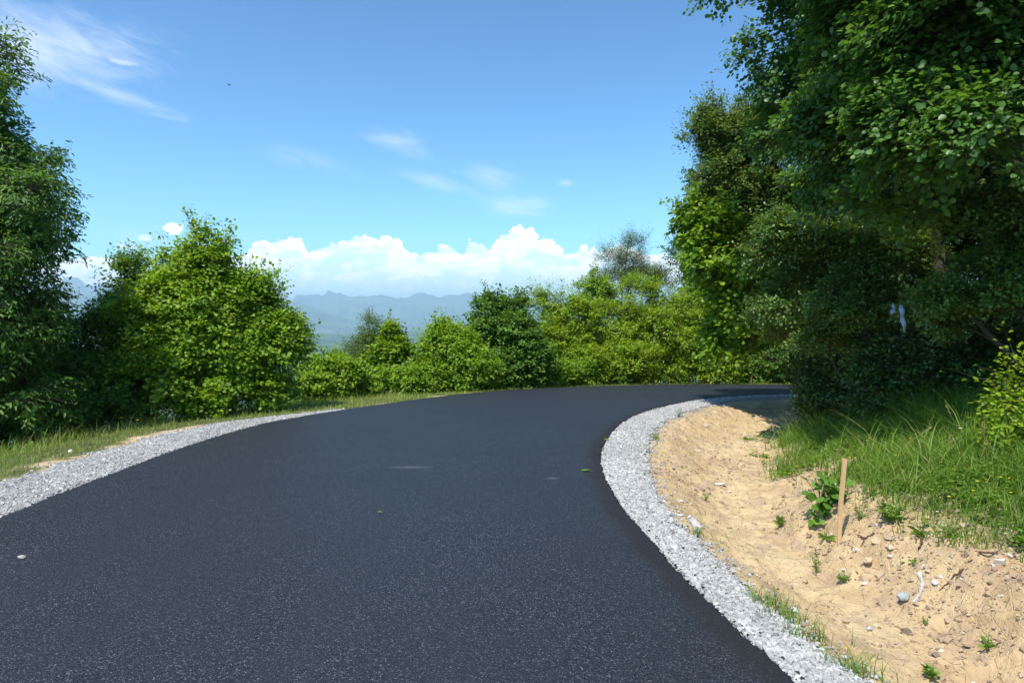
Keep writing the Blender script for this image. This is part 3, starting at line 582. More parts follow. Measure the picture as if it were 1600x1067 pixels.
make_plant('hawthorn_tree', 'small-leaved hawthorn in front of the right tree wall, left half', 'tree', (5.9, 10.2),
    lobes_px([(1250,385,10.6,75,45),(1330,400,10.2,80,45),(1240,470,10.6,65,45),(1320,480,9.8,85,40),(1225,530,11.4,40,30),(1300,545,10,62,26),(1400,410,9.6,70,40)]), 66000, .042, L_haw, lw=.8, stems=3, trunk_r=.07, sub=14, per=13, twig=.22, spike=.15)
make_plant('hawthorn_tree', 'glossy hawthorn branches spreading at the right edge below the aspen', 'tree', (6.6, 7.4),
    lobes_px([(1520,345,7.6,60,26),(1580,330,7.4,55,35),(1560,420,7.4,60,20),(1500,470,7.6,75,26),(1580,470,7.2,55,26),(1440,500,8.2,60,24),(1640,400,7.5,70,60)]), 32000, .042, L_haw, lw=.8, stems=2, trunk_r=.07, sub=13, per=13, twig=.20, spike=.15)
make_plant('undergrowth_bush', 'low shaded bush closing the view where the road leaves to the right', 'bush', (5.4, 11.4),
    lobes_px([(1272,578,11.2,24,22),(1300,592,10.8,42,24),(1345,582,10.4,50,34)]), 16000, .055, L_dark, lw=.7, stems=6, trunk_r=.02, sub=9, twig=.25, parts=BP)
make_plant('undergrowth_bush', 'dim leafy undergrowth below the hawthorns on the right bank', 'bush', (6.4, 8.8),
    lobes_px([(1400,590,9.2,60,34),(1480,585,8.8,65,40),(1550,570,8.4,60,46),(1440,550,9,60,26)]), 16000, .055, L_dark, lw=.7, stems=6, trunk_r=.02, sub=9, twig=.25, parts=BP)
make_plant('light_shrub', 'pale yellow green shrub at the right edge above the tall grass', 'bush', (4.75, 6.0),
    lobes_px([(1580,640,6.0,26,34),(1600,600,6.0,28,26),(1620,660,6,30,40)]), 1100, .05, L_yellow, lw=.55, stems=7, trunk_r=.010, sub=8, twig=.24, parts=BP, spike=.4, per=9)
# forest filling behind: one broad tree and its copies
def copy_tree(o, loc, rz, sc, label, group=None):
    c = o.copy(); COL.objects.link(c); c.location = loc; c.rotation_euler = (0, 0, rz); c.scale = (sc,)*3; c['label'] = label
    if group: c['group'] = group
    for ch in list(o.children):
        d = ch.copy(); COL.objects.link(d); d.parent = c
    return c
fb = (10.6, 10.6); fz = gz(*fb)
lob = [(np.array([fb[0]+a, fb[1]+b, fz+c]), np.array([r_, r_, r_*.85])) for a, b, c, r_ in
       [(0,0,8.2,2.0),(1.4,.6,6.6,1.9),(-1.5,.2,6.4,1.9),(.2,-1.5,5.6,1.9),(0,1.6,5.4,1.9),(-1.6,-1.2,3.9,1.6),(1.7,-.9,3.8,1.7),(.8,1.5,3,1.6),(-1,1,2.2,1.5),(0,-1.2,1.7,1.4),(1.5,.5,1.4,1.4)]]
GF = 'broad dark trees filling the wood behind the right bank'
LF = 'broad dark tree in the wood behind the right bank'
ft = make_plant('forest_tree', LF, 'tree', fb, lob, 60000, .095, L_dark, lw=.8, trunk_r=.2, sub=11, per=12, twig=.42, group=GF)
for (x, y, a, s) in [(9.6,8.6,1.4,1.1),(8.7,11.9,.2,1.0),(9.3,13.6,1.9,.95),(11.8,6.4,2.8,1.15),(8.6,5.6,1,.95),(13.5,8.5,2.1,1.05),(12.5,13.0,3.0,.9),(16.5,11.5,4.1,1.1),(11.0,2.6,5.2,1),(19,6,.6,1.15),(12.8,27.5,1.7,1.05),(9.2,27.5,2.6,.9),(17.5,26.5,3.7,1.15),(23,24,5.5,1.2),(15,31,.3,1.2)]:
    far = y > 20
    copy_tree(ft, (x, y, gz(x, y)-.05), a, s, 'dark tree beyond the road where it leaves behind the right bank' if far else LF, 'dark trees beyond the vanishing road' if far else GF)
# trees on the slope left of the picture, thickening the edge
tb = (-13.5, 14.0); tz = gz(*tb)
ft2 = copy_tree(ft, (-13.2, 13.2, gz(-13.2, 13.2)), 2.0, .85, 'dark tree standing behind the narrow-leaved tree at the left edge')

# ------------------------------------------------------------------ small plants
def weed(name, label, px, py, h, n=9, ls=.05, wide=.35, matl=None, upright=.6, group=None):
    g = G(px, py); e = thing(name, label, 'plant', g, group); s = MB(); f = MB(); h *= .8; ls *= rng.uniform(.5, .85); n = int(n*rng.uniform(.9, 1.7))
    style = int(rng.integers(0, 3))
    for i in range(n):
        a = rng.uniform(0, 6.28)
        if style == 1 and n < 14:            # rosette of long leaves
            A = np.array([[math.cos(a), math.sin(a), rng.uniform(.2, 1.2)]]); f.leaves(np.array([[0,0,.004]]), A, np.array([[0,0,1.]])+rng.normal(0, .3, (1,3)), h*rng.uniform(.5, 1.1), h*rng.uniform(.16, .30), np.array([rng.random()*.9]), droop=.35, shape=(.35,.35,.75,.42))
            if i % 3 == 0: s.tube(np.array([[0,0,0],[math.cos(a)*.01, math.sin(a)*.01, h*.5],[math.cos(a)*.025, math.sin(a)*.025, h]]), .0014, 4)
            continue
        wir = 1.5 if style == 2 else 1.; up_ = upright*rng.uniform(.6, 1.2); up_ = min(up_, .95)
        tip = np.array([math.cos(a)*h*(1-up_), math.sin(a)*h*(1-up_), h*wir*rng.uniform(.35, 1)]); u = np.linspace(0, 1, 5)[:,None]
        path = tip*u+np.array([0,0,1])*np.sin(u*math.pi)*h*.12; s.tube(path, .0018*(1-.6*u[:,0]), 4)
        m = 4 if style == 2 else 6; t = rng.uniform(.15, 1, m)[:,None]; C = tip*t+np.array([0,0,1])*np.sin(t*math.pi)*h*.12
        A = rdir(m); A[:,2] = np.abs(A[:,2])*.5; A += unit(tip)[None]*.5; z_ = ls*(.7 if style == 2 else 1.)
        f.leaves(C, A, np.array([0,0,1.])+rng.normal(0, .4, (m,3)), z_*rng.uniform(.5, 1.4, m), z_*wide*rng.uniform(.8, 1.2, m), rng.random(m)*.95)
    s.build('stem', matl or L_weed, e); f.build('foliage', matl or L_weed, e); return e
weed('weed', 'upright leafy weed on the sand below the bank, left of the wooden stake', 1219, 826, .13, 8, .07, .25, upright=.85)
weed('weed', 'small weed at the foot of the wooden stake', 1290, 846, .13, 9, .05, .35)
weed('weed', 'spiky grassy weed on the sand below the stake', 1276, 898, .17, 10, .09, .1, upright=.8)
weed('weed', 'flat creeping weed patch on the sand between stake and grey boulder', 1318, 910, .07, 22, .03, .6, upright=.1)
weed('weed', 'small flat weed beside the clear plastic bottle', 1090, 840, .08, 9, .04, .5)
weed('weed', 'low weed on the pale sand in the middle of the ditch', 1103, 783, .09, 8, .05, .35, upright=.4)
weed('weed', 'spreading dark weed on the far bank slope', 1192, 715, .14, 8, .08, .3, upright=.4)
weed('weed', 'light weed at the shaded end of the ditch', 1168, 688, .18, 12, .07, .25, upright=.6)
weed('weed', 'leafy green weed patch beside the gravel at the bend', 1022, 687, .14, 14, .06, .35, upright=.4)
weed('weed', 'light green weed on the gravel edge near the far curve', 1060, 652, .16, 12, .06, .35, upright=.5)
weed('weed', 'small weed on the soil under the tall grass, right of the stake', 1345, 812, .16, 14, .05, .6, upright=.4)
weed('weed', 'weed clump hanging over the bank edge right of the stake', 1388, 815, .18, 18, .05, .65, upright=.4)
weed('weed', 'bushy small weed on the bank edge at the right', 1440, 838, .14, 12, .05, .5, upright=.5)
weed('weed', 'bluish green weed at the foot of the right bank in the lower corner', 1545, 1015, .10, 14, .04, .4, upright=.4)
weed('weed', 'tiny yellowish weed in the lower right sand', 1445, 980, .05, 6, .03, .4)
weed('weed', 'bright weed at the bottom edge of the sand', 1455, 1064, .08, 12, .04, .5)
weed('weed', 'green weed on the upper right of the bare bank', 1590, 855, .12, 10, .06, .4, upright=.4)
weed('weed', 'flowering herb patch on the bank left of the stake', 1232, 742, .16, 30, .04, .45, upright=.35)
weed('weed', 'small weed at the inner gravel edge beside the sand', 1124, 893, .07, 7, .04, .4)
for (px, py, lb) in [(1225,968,'upper grass tuft on the gravel edge at lower right'), (1262,1000,'large grass tuft between gravel and sand at lower right'), (1335,1055,'grass tuft at the bottom end of the gravel edge'), (1195,945,'thin grass tuft where the gravel meets the sand')]:
    g = G(px, py); mb = MB(); n = 90; a = rng.normal(0, .07, (n, 2)); a[:,1] *= .7
    zt = ground(g[0]+a[:,0], g[1]+a[:,1]); blades(mb, np.stack([a[:,0], a[:,1], zt-g[2]], -1), rng.uniform(.05, .17, n), np.full(n, .004), rng.uniform(.3, 1.3, n), rng.beta(2, 2, n)*.85)
    o = mb.build('grass_tuft', L_grass); o.location = g; tag(o, lb, 'grass tuft')
# coltsfoot with big round leaves behind the stake
g = G(1283, 800); e = thing('broadleaf_plant', 'leafy plant with large round leaves behind the wooden stake', 'plant', g); s = MB(); f = MB()
for i in range(74):
    tgt = P(rng.normal(1290, 15), rng.uniform(738, 825), g[1]+rng.normal(-.06, .07))-g if i < 56 else P(rng.normal(1332, 12), rng.uniform(785, 818), g[1]-.05)-g
    u = np.linspace(0, 1, 5)[:,None]; s.tube(tgt*u+np.array([0,0,.05])*np.sin(u*3.14), .0025, 4)
    A = np.array([[rng.normal(0, 1), -.6+rng.normal(0, .5), -.2]]); f.leaves(tgt[None], A, np.array([[rng.normal(0,.35), -.35+rng.normal(0,.3), 1.]]), .085*rng.uniform(.6, 1.2), .10*rng.uniform(.7, 1.1), np.array([rng.random()*.8]), shape=(.12,.42,.62,.55))
s.build('stem', L_mid, e); f.build('foliage', L_broad, e)
# tall grass stalks with seed heads
def stalk(px, py, h, lean, label, group):
    g = G(px, py); u = np.linspace(0, 1, 8)[:,None]; path = np.array([lean, 0, 1.])*u*h; path[:,0] += lean*h*u[:,0]**2*.6
    e = thing('grass_stalk', label, 'grass stalk', g, group); s = MB(); s.tube(path, .0016, 3, r=.95); s.build('stem', L_grass, e)
    f = MB(); n = 26; t = rng.uniform(.78, 1, n); C = np.stack([np.interp(t, u[:,0], path[:,k]) for k in range(3)], -1); f.leaves(C, rdir(n)*.6+np.array([lean,0,1]), rdir(n), np.full(n, .02), np.full(n, .006), np.full(n, .93)); f.build('seed_head', L_grass, e)
for (px, py, h, ln) in [(1505,705,.42,-.25),(1440,700,.3,.2),(1400,690,.3,.3),(1380,735,.4,.7),(1420,745,.35,.8),(1350,690,.35,.3),(1545,740,.4,-.1),(1475,735,.3,.1),(1290,690,.35,-.1),(1575,760,.35,-.3),(1310,700,.3,.4),(1330,720,.35,.6)]:
    stalk(px, py, h, ln, 'thin straw-coloured grass stalk rising above the tall grass of the right bank', 'seed stalks in the right bank grass')
def flower(px, py, h, matl, label, cat, group, rad=.011, n=6):
    g = G(px, py); top = np.array([rng.normal(0, .02), rng.normal(0, .02), h])
    e = thing('wildflower', label, cat, g, group); s = MB(); s.tube(np.array([[0,0,0], top*.5+[.005,0,0], top]), .0013, 3); s.build('stem', L_weed, e)
    f = MB(); a = np.arange(n)/n*6.283; A = np.stack([np.cos(a), np.sin(a), np.full(n, .35)], -1); f.leaves(np.repeat(top[None], n, 0), A, np.repeat([[0,0,1.]], n, 0), np.full(n, rad), np.full(n, rad*.9), np.full(n, .5)); f.build('petals', matl, e)
for (px, py) in [(1284,718),(1228,760),(1331,745),(1348,705),(1352,716),(1424,705),(1400,748),(1508,690),(1541,780),(1327,755),(1390,708),(1452,700),(1525,800),(1560,780),(1465,742),(1490,815),(1240,757),(1585,800),(1575,770),(1515,812),(1262,712),(1300,705)]:
    flower(px, py, rng.uniform(.10, .22), M_yel, 'small yellow wildflower in the grass of the right bank', 'flower', 'yellow flowers on the right bank', .013)
flower(1500, 725, .3, M_whi, 'white flower head in the tall grass right of the stake', 'flower', None, .018)
flower(1465, 828, .12, M_whi, 'white flower low at the front edge of the right bank grass', 'flower', None, .012)
for (px, py) in [(85,690),(92,686),(78,693),(96,690),(88,683),(22,692),(118,682),(190,672),(212,671)]:
    flower(px, py, rng.uniform(.12, .25), M_ora if rng.random() < .6 else M_yel, 'yellow orange wildflower on the verge below the left tree', 'flower', 'orange flowers on the left verge', .028)
for (px, py) in [(74,692),(250,664),(268,662),(165,676),(28,700),(430,640),(408,645)]:
    flower(px, py, rng.uniform(.15, .25), M_whi, 'small white wildflower on the left verge in front of the bushes', 'flower', 'white flowers on the left verge', .022)

# ------------------------------------------------------------------ stakes, stones, litter
def stake(px, py, h, w, lean, matl, name, label, dep=.012):
    g = G(px, py); mb = MB(); a, b = w/2, dep; V = []
    for u in np.linspace(-.1, 1, 7):
        o = np.array([lean*u*h, .01*math.sin(u*5), u*h]); ww = a*(1-.04*u)
        V += [o+[-ww,-b,0], o+[ww,-b,0], o+[ww,b,0], o+[-ww,b,0]]
    V = np.array(V); V[-4:,2] += [.004,-.006,-.003,.005]; k = np.arange(6)[:,None]*4; j = np.arange(4)[None]
    Q = np.stack([k+j, k+(j+1) % 4, k+4+(j+1) % 4, k+4+j], -1).reshape(-1, 4); Q = np.vstack([Q, [[24,25,26,27]]]); mb.add(V, Q)
    o = mb.build(name, matl, smooth=False); o.location = g; tag(o, label, 'stake'); return o
g = G(1311, 846); hs = (g[2]*0+np.linalg.norm(P(1316, 718, g[1])-P(1311, 846, g[1])))
stake(1311, 846, float(hs), .030, .045, M_wood, 'wooden_stake', 'pale wooden survey stake driven into the foot of the bank')
g = G(1174, 596); o = stake(1174, 600, .42, .055, 0, M_oldwood, 'wooden_stake', 'short reddish wooden stake beyond the far road edge')
yy = 22.6; o.location = (P(1174, 600, yy)[0], yy, gz(P(1174, 600, yy)[0], yy))
def stone(px, py, size, col, label, seed, rot=0, name='stone', sink=.3, n=3):
    g = G(px, py) if not (px < 900) else hit(px, py, H0); m = plain('stone_surface', col, .85, .2, 25, .4, 90, .25, .003)
    mb = MB(); mb.lump((0, 0, size[2]*(.5-sink)), size, seed, n=n, rot=rot)
    o = mb.build(name, m, smooth=False); o.location = g; tag(o, label, 'stone'); return o
stone(1412, 938, (.125,.085,.075), (.36,.37,.36), 'smooth grey boulder lying on the foot of the right bank', 3, .5, 'boulder', .25)
stone(1357, 985, (.055,.04,.035), (.42,.42,.42), 'small grey stone on the sand below the grey boulder', 5, .2)
stone(1258, 912, (.045,.04,.05), (.42,.30,.17), 'brown upright stone on the sand near the gravel', 7, .8)
stone(33, 874, (.055,.04,.03), (.40,.38,.34), 'pale stone lying on the asphalt at the left', 9, .3, sink=.1)
stone(1350, 915, (.06,.04,.03), (.66,.63,.56), 'whitish flat stone left of the grey boulder', 11, .2)
stone(1340, 860, (.05,.035,.03), (.75,.74,.74), 'white stone at the foot of the stake', 13)
stone(1370, 848, (.10,.07,.06), (.55,.42,.26), 'pale sandy rock right of the stake', 15, .4)
stone(1358, 878, (.12,.08,.05), (.55,.41,.26), 'flat sandy rock below the stake', 17, .9)
stone(1390, 862, (.09,.07,.05), (.54,.42,.28), 'sandy rock on the bank under the grass edge', 19, 1.4)
stone(1470, 1018, (.032,.03,.02), (.82,.81,.77), 'white pebble on the sand in the lower right', 21)
stone(1401, 1009, (.03,.02,.016), (.28,.28,.32), 'dark grey pebble on the sand in the lower right', 23)
stone(1461, 918, (.045,.04,.04), (.62,.61,.6), 'light stone right of the crumpled plastic', 25)
stone(1065, 785, (.07,.05,.04), (.45,.45,.5), 'bluish stone at the edge of the gravel near the bottle', 27)
stone(1060, 806, (.12,.06,.03), (.52,.50,.50), 'flat grey stone between gravel and bottle', 29)
stone(1140, 770, (.05,.045,.035), (.75,.72,.68), 'white stone below the flat white slab in the ditch', 31)
stone(1214, 834, (.035,.03,.025), (.78,.75,.7), 'whitish pebble below the upright weed', 33)
stone(109, 708, (.05,.045,.06), (.75,.72,.66), 'white upright stone on the left verge', 35, sink=.1)
stone(1515, 1012, (.10,.07,.05), (.40,.28,.17), 'brown clod of earth at the lower right', 37)
stone(1108, 868, (.03,.03,.02), (.30,.30,.32), 'small dark stone on the sand above the gravel', 39)
# flat white slab
g = G(1126, 758); mb = MB(); mb.lump((0,0,.015), (.20,.07,.025), 41, n=3, rot=.05); o = mb.build('stone_slab', plain('slab_white', (.7,.7,.64), .7, .1), smooth=False); o.location = g
tag(o, 'flat whitish slab lying in the middle of the ditch', 'slab')
# crumpled clear plastic
def plastic_mat(name, col, a):
    m, t = mat(name); p = pos(t); bp = t.node('ShaderNodeBump', Strength=.6, Distance=.01, Height=t.noise(p, 45, 3, .6))
    b = t.node('ShaderNodeBsdfPrincipled', Base_Color=col+(1,), Roughness=.18, Normal=bp); b.inputs['Specular IOR Level'].default_value = .8
    tr = t.node('ShaderNodeBsdfTransparent'); mx = t.node('ShaderNodeMixShader', i0=a, i1=tr, i2=b); t.node('ShaderNodeOutputMaterial', Surface=mx); return m
M_clear = plastic_mat('clear_plastic', (.70,.72,.72), .33); M_film = plastic_mat('white_film', (.30,.33,.42), .95)
def bottle(px, py, ln, rad, yaw, tilt, label, name='plastic_bottle'):
    g = G(px, py); e = thing(name, label, 'bottle', g); mb = MB(); k = 16
    prof = [(0,.0),(0,.75),(.04,1),(.25,.93),(.32,1),(.5,.95),(.7,1),(.8,.8),(.9,.42),(.93,.34),(.97,.34)]
    d = np.array([math.cos(yaw)*math.cos(tilt), math.sin(yaw)*math.cos(tilt), math.sin(tilt)]); pts = np.array([d*p[0]*ln for p in prof]); pts[:,2] += rad*.8
    mb.tube(pts+d*np.arange(len(pts))[:,None]*1e-4, np.array([max(p[1], .02)*rad for p in prof]), k)
    V = mb.V[0]; V += .12*rad*rng.normal(size=V.shape); o = mb.build('body', M_clear, e)
    c = MB(); c.tube(np.array([d*ln*.96, d*ln*1.0, d*ln*1.05])+[0,0,rad*.8], rad*.38, 12); c.build('cap', plain('cap_white', (.75,.76,.78), .4, .05), e); return e
bottle(1093, 834, .16, .036, 1.9, .45, 'crumpled clear plastic bottle standing askew at the gravel edge')
q_ = [G(1428, 948), G(1436, 936), G(1443, 922), G(1441, 910), G(1437, 898)]; g = q_[0]; c_ = np.array(q_)-g; t_ = np.linspace(0, 4, 17)
c_ = np.stack([np.interp(t_, np.arange(5), c_[:,k]) for k in range(3)], -1); mb = MB()
V = np.array([c_[i]+np.array([b*(.016+.006*math.sin(i*.9)), 0, .014+.008*math.cos(b*2.5)+.003*math.sin(i*2.1)]) for i in range(17) for b in (-1, -.5, 0, .5, 1)]); i_ = np.arange(16)[:,None]*5+np.arange(4)[None]
mb.add(V, np.stack([i_, i_+1, i_+6, i_+5], -1).reshape(-1, 4)); o = mb.build('plastic_film', M_clear); o.location = g; sm = o.modifiers.new('thick', 'SOLIDIFY'); sm.thickness = .001; tag(o, 'crumpled clear plastic strip lying beside the grey boulder', 'plastic litter')
# white plastic strips hanging in the hawthorn
def strip(pts, wpx, d, label, taper):
    pts = [P(a, b, d) for a, b in pts]; c = np.array(pts); o0 = c[0]; c = c-o0; n = 12; t = np.linspace(0, 1, n); cc = np.stack([np.interp(t, np.linspace(0, 1, len(c)), c[:,k]) for k in range(3)], -1)
    w = np.interp(t, np.linspace(0, 1, len(taper)), taper)*d/F; mb = MB()
    V = np.array([cc[i]+np.array([w[i]*b, .012*math.sin(i*1.3+b*2), 0]) for i in range(n) for b in (-.5, -.15, .2, .5)]); i = np.arange(n-1)[:,None]*4+np.arange(3)[None]
    mb.add(V, np.stack([i, i+1, i+5, i+4], -1).reshape(-1, 4)); o = mb.build('plastic_strip', M_film); o.location = o0; sm = o.modifiers.new('thick', 'SOLIDIFY'); sm.thickness = .002; return tag(o, label, 'plastic litter')
strip([(1396,474),(1396,484),(1393,493)], 6, 7.4, 'short pale plastic scrap hanging in the hawthorn', [3,5,8,3])
strip([(1408,476),(1410,495),(1414,520)], 8, 7.4, 'long pale plastic strip hanging in the hawthorn', [6,8,7,4])
# roots
def root(paths, label, r0=.008):
    g = G(*paths[0][0]); mb = MB()
    for path in paths:
        c = []
        for a, b in path: q = G(a, b); q[2] += .008; c.append(q-g)
        c = np.array(c); m = len(c)*4; t = np.linspace(0, 1, m); cc = np.stack([np.interp(t, np.linspace(0, 1, len(c)), c[:,k]) for k in range(3)], -1); cc += rng.normal(0, .004, cc.shape)
        mb.tube(cc, r0*(1-.7*t), 5)
    o = mb.build('exposed_root', M_root); o.location = g; return tag(o, label, 'root')
root([[(1556,866),(1532,870),(1516,878),(1504,896),(1494,912)],[(1532,870),(1512,866),(1506,874)],[(1504,896),(1490,906),(1468,925)]], 'branching brown root exposed on the right bank')
root([[(1442,842),(1440,856),(1434,868)]], 'short thick root stub hanging from the grass edge', .011)
root([[(1366,838),(1352,846),(1345,856)],[(1352,846),(1340,838)]], 'forked root on the bank right of the stake', .009)
root([[(1085,850),(1092,858),(1102,866)]], 'brown curved stick lying between bottle and gravel', .011)
g = G(1190, 672); root([[(1215,664),(1196,676),(1180,684)]], 'bare grey branch lying in the shaded end of the ditch', .02)
# leaves on the road
def fallen(px, py, sz, label, n=5, matl=None):
    g = hit(px, py, H0); f = MB(); a = np.linspace(-1.9, 1.9, n)+1.9
    A = np.stack([np.cos(a), np.sin(a), np.full(n, .15)], -1); f.leaves(np.repeat([[0,0,.01]], n, 0), A, np.repeat([[0,0,1.]], n, 0), np.full(n, sz*.62), np.full(n, sz*.55), rng.uniform(.4, .9, n), shape=(.4,.5,.75,.35))
    f.tube(np.array([[0,0,.008],[sz*.6,-sz*.2,.01],[sz*1.1,-sz*.15,.006]]), .0015, 4); o = f.build('fallen_leaf', matl or L_weed); o.location = g+np.array([0,0,.004]); return tag(o, label, 'leaf')
fallen(915, 737, .085, 'green lobed leaf lying on the asphalt near the inner bend')
fallen(593, 802, .03, 'tiny yellow leaf lying in the middle of the asphalt', 3, L_yellow)
fallen(948, 688, .07, 'yellowish leaf at the asphalt edge of the inner bend', 4, L_yellow)
# a bird far up
pb = P(358, 133, 60); e = thing('bird', 'tiny dark bird gliding high in the sky', 'bird', pb); mb = MB()
mb.tube(np.array([[-.11,0,0],[-.06,0,.005],[0,0,.01],[.07,0,.01],[.12,0,.012],[.15,0,.005]]), np.array([.006,.025,.034,.026,.018,.004]), 10)
for sg in (-1, 1):
    V = np.array([[-.03,0,.015],[.05,0,.015],[-.02,sg*.14,.06],[.05,sg*.14,.06],[-.06,sg*.30,.03],[-.03,sg*.30,.03]]); V = np.vstack([V, V-[0,0,.006]])
    mb.add(V, [[0,1,3,2],[2,3,5,4],[7,6,8,9],[9,8,10,11],[0,2,8,6],[2,4,10,8],[1,7,9,3],[3,9,11,5],[4,5,11,10]])
V = np.array([[-.08,-.012,.004],[-.08,.012,.004],[-.17,.03,.0],[-.17,-.03,.0]]); mb.add(np.vstack([V, V-[0,0,.005]]), [[0,1,2,3],[7,6,5,4],[2,1,5,6],[0,3,7,4],[3,2,6,7]])
mb.build('body', plain('dark_feathers', (.05,.05,.05)), e)

# ------------------------------------------------------------------ lake, hills, mountains
def polar(name, matl, r0, r1, nr, az0, az1, na, fn):
    a = np.radians(np.linspace(az0, az1, na)); r_ = np.linspace(r0, r1, nr); A, Rr = np.meshgrid(a, r_); X = Rr*np.sin(A); Y = Rr*np.cos(A); Z = fn(X, Y, A, Rr)
    i = np.arange(nr-1)[:,None]*na+np.arange(na-1)[None]
    return tag(link(name, meshnp(name, np.stack([X, Y, Z], -1).reshape(-1, 3), np.stack([i, i+1, i+na+1, i+na], -1).reshape(-1, 4)), matl), kind='structure')
def azp(px): return math.atan((px-800)/F)
mw, t = mat('lake_water'); b = t.node('ShaderNodeBsdfPrincipled', Base_Color=(.05,.11,.13,1), Roughness=.12, Normal=t.node('ShaderNodeBump', Strength=.2, Distance=.5, Height=t.noise(pos(t), .05, 4, .6))); t.node('ShaderNodeOutputMaterial', Surface=b)
polar('lake', mw, 2850, 3900, 12, -48, 30, 60, lambda X, Y, A, Rr: 0*X-171.5)
M_hill = far_material('hill_woods', [(.40, (.018,.045,.012)), (.5, (.03,.07,.018)), (.57, (.09,.13,.04)), (.66, (.05,.09,.025))], .006)
def hillz(X, Y, A, Rr):
    e = np.interp(A, [azp(-400), azp(470), azp(560), azp(620), azp(650), azp(720), azp(900), azp(1400)], [60, 52, 44, 58, 80, 95, 90, 70])
    pr = sstep(3700, 4700, Rr+300*fbm(X/900, Y/900, 3, 91))*(1-sstep(6800, 8200, Rr))
    return -176+e*pr*(.75+.4*fbm(X/1300, Y/1300, 4, 92))+10*fbm(X/200, Y/200, 3, 93)*pr
polar('hills', M_hill, 3500, 8400, 90, -55, 50, 420, hillz)
M_mtn = far_material('mountain_woods', [(.4, (.010,.026,.012)), (.5, (.022,.045,.018)), (.58, (.09,.12,.05)), (.66, (.035,.06,.025))], .0016)
RIDGE = [(-500,470),(-100,452),(120,448),(300,462),(420,470),(480,466),(512,458),(545,465),(575,467),(605,463),(628,467),(665,460),(690,465),(712,458),(740,462),(780,472),(900,468),(1100,475),(1500,465),(1900,470)]
def mtnz(X, Y, A, Rr):
    crest = np.interp(A, [azp(a) for a, b in RIDGE], [(500-b)/F for a, b in RIDGE])
    crest = crest+.0055*(1-2*np.abs(fbm(A*34, A*0+3, 4, 107)))+.0012*fbm(A*160, A*0, 3, 108)-.0012
    top = crest*15000+CAMZ+174; u = np.clip((Rr-9000)/6000, 0, 1)
    rid = 1-np.abs(fbm(A*26+.4*fbm(A*9, Rr/2500, 2, 3), Rr/5200, 4, 101)); rid = rid**2
    z = top*(u**1.15)*(.26+.74*sstep(.15, 1., u+.55*(rid-.55)))
    near = np.interp(A, [azp(-300), azp(100), azp(430), azp(480), azp(520), azp(560), azp(600)], [.030, .034, .028, .021, .008, -.004, -.02])*10500+174
    near = near*np.exp(-((Rr-10500)/1100)**2)
    near2 = np.interp(A, [azp(600), azp(660), azp(720), azp(800), azp(1000), azp(1800)], [-.03, -.008, .010, .02, .026, .03])*11500+174
    near2 = near2*np.exp(-((Rr-11500)/1300)**2)
    z = np.maximum(z, np.maximum(near, near2)*(1+.10*fbm(A*40, Rr/1500, 3, 105)))
    z = z*(1-sstep(15000, 18500, Rr)*.8)+22*fbm(X/500, Y/500, 5, 102)*sstep(0, .25, u)*(1-sstep(14200, 14900, Rr))
    return z-176
polar('mountains', M_mtn, 8300, 18500, 130, -56, 50, 620, mtnz)
# haze
HZ = .000125
bpy.ops.mesh.primitive_cube_add(size=1); hz = bpy.context.active_object; hz.name = 'haze'; hz.data.name = 'haze'
hz.scale = (60000, 60000, 700+181); hz.location = (0, 0, -181+881/2); tag(hz, 'thin blue haze over the valley', 'haze', kind='stuff')
m, t = mat('haze_air'); vol = t.node('ShaderNodeVolumePrincipled', Color=(.66,.87,1.,1), Density=HZ, Anisotropy=.15); t.node('ShaderNodeOutputMaterial', Volume=vol); hz.data.materials.append(m)

# ------------------------------------------------------------------ sky
SKYT = (1.14, 1.70, 1.78)
SUN_AZ, SUN_EL = R(-148), R(61)          # azimuth from +Y towards +X
w = bpy.data.worlds.new('World'); scene.world = w; w.use_nodes = True; t = NT(w.node_tree)
sky = t.node('ShaderNodeTexSky', {'sky_type': 'NISHITA', 'sun_disc': False, 'sun_elevation': SUN_EL, 'sun_rotation': SUN_AZ, 'altitude': 300, 'air_density': 1.0, 'dust_density': .6, 'ozone_density': 1.6})
dr = t.node('ShaderNodeTexCoord').outputs['Generated']; xyz = t.node('ShaderNodeSeparateXYZ', i0=dr)
az = t.m('ARCTAN2', xyz.outputs[0], xyz.outputs[1]); el = t.m('ARCSINE', xyz.outputs[2])
ae = t.node('ShaderNodeCombineXYZ', i0=az, i1=el, i2=0.).outputs[0]
def azel(px, py):
    d = ray(px, py); d = d/np.linalg.norm(d); return math.atan2(d[0], d[1]), math.asin(d[2])
tops = [(-400,395),(0,402),(60,388),(110,400),(145,394),(170,402),(205,398),(240,418),(262,402),(300,388),(345,384),(372,398),(392,382),(402,374),(425,376),(442,368),(470,372),(480,388),(500,386),(520,378),(545,374),(560,363),(590,364),(612,372),(632,382),(650,398),(676,393),(695,384),(712,386),(722,398),(730,380),(748,374),(762,386),(775,372),(792,360),(812,353),(830,358),(845,372),(862,376),(878,384),(884,400),(900,392),(926,388),(940,394),(975,376),(1000,394),(1040,392),(1052,404),(1075,398),(1180,385),(1300,400),(1500,380),(1900,395)]
tp = [azel(a, b) for a, b in tops]; A0, A1 = -1.0, 1.0
cv = t.node('ShaderNodeFloatCurve', {}); t.set(cv.inputs['Value'], t.m('DIVIDE', t.m('SUBTRACT', az, A0), A1-A0)); cm = cv.mapping; c0 = cm.curves[0]; cm.extend = 'HORIZONTAL'
SC = 4.0
pts_ = [((a-A0)/(A1-A0), e*SC) for a, e in tp if A0 < a < A1]
c0.points[0].location = (0, pts_[0][1]); c0.points[-1].location = (1, pts_[-1][1])
for x_, y_ in pts_: c0.points.new(x_, y_)
cm.update(); top = t.m('DIVIDE', cv.outputs[0], SC)
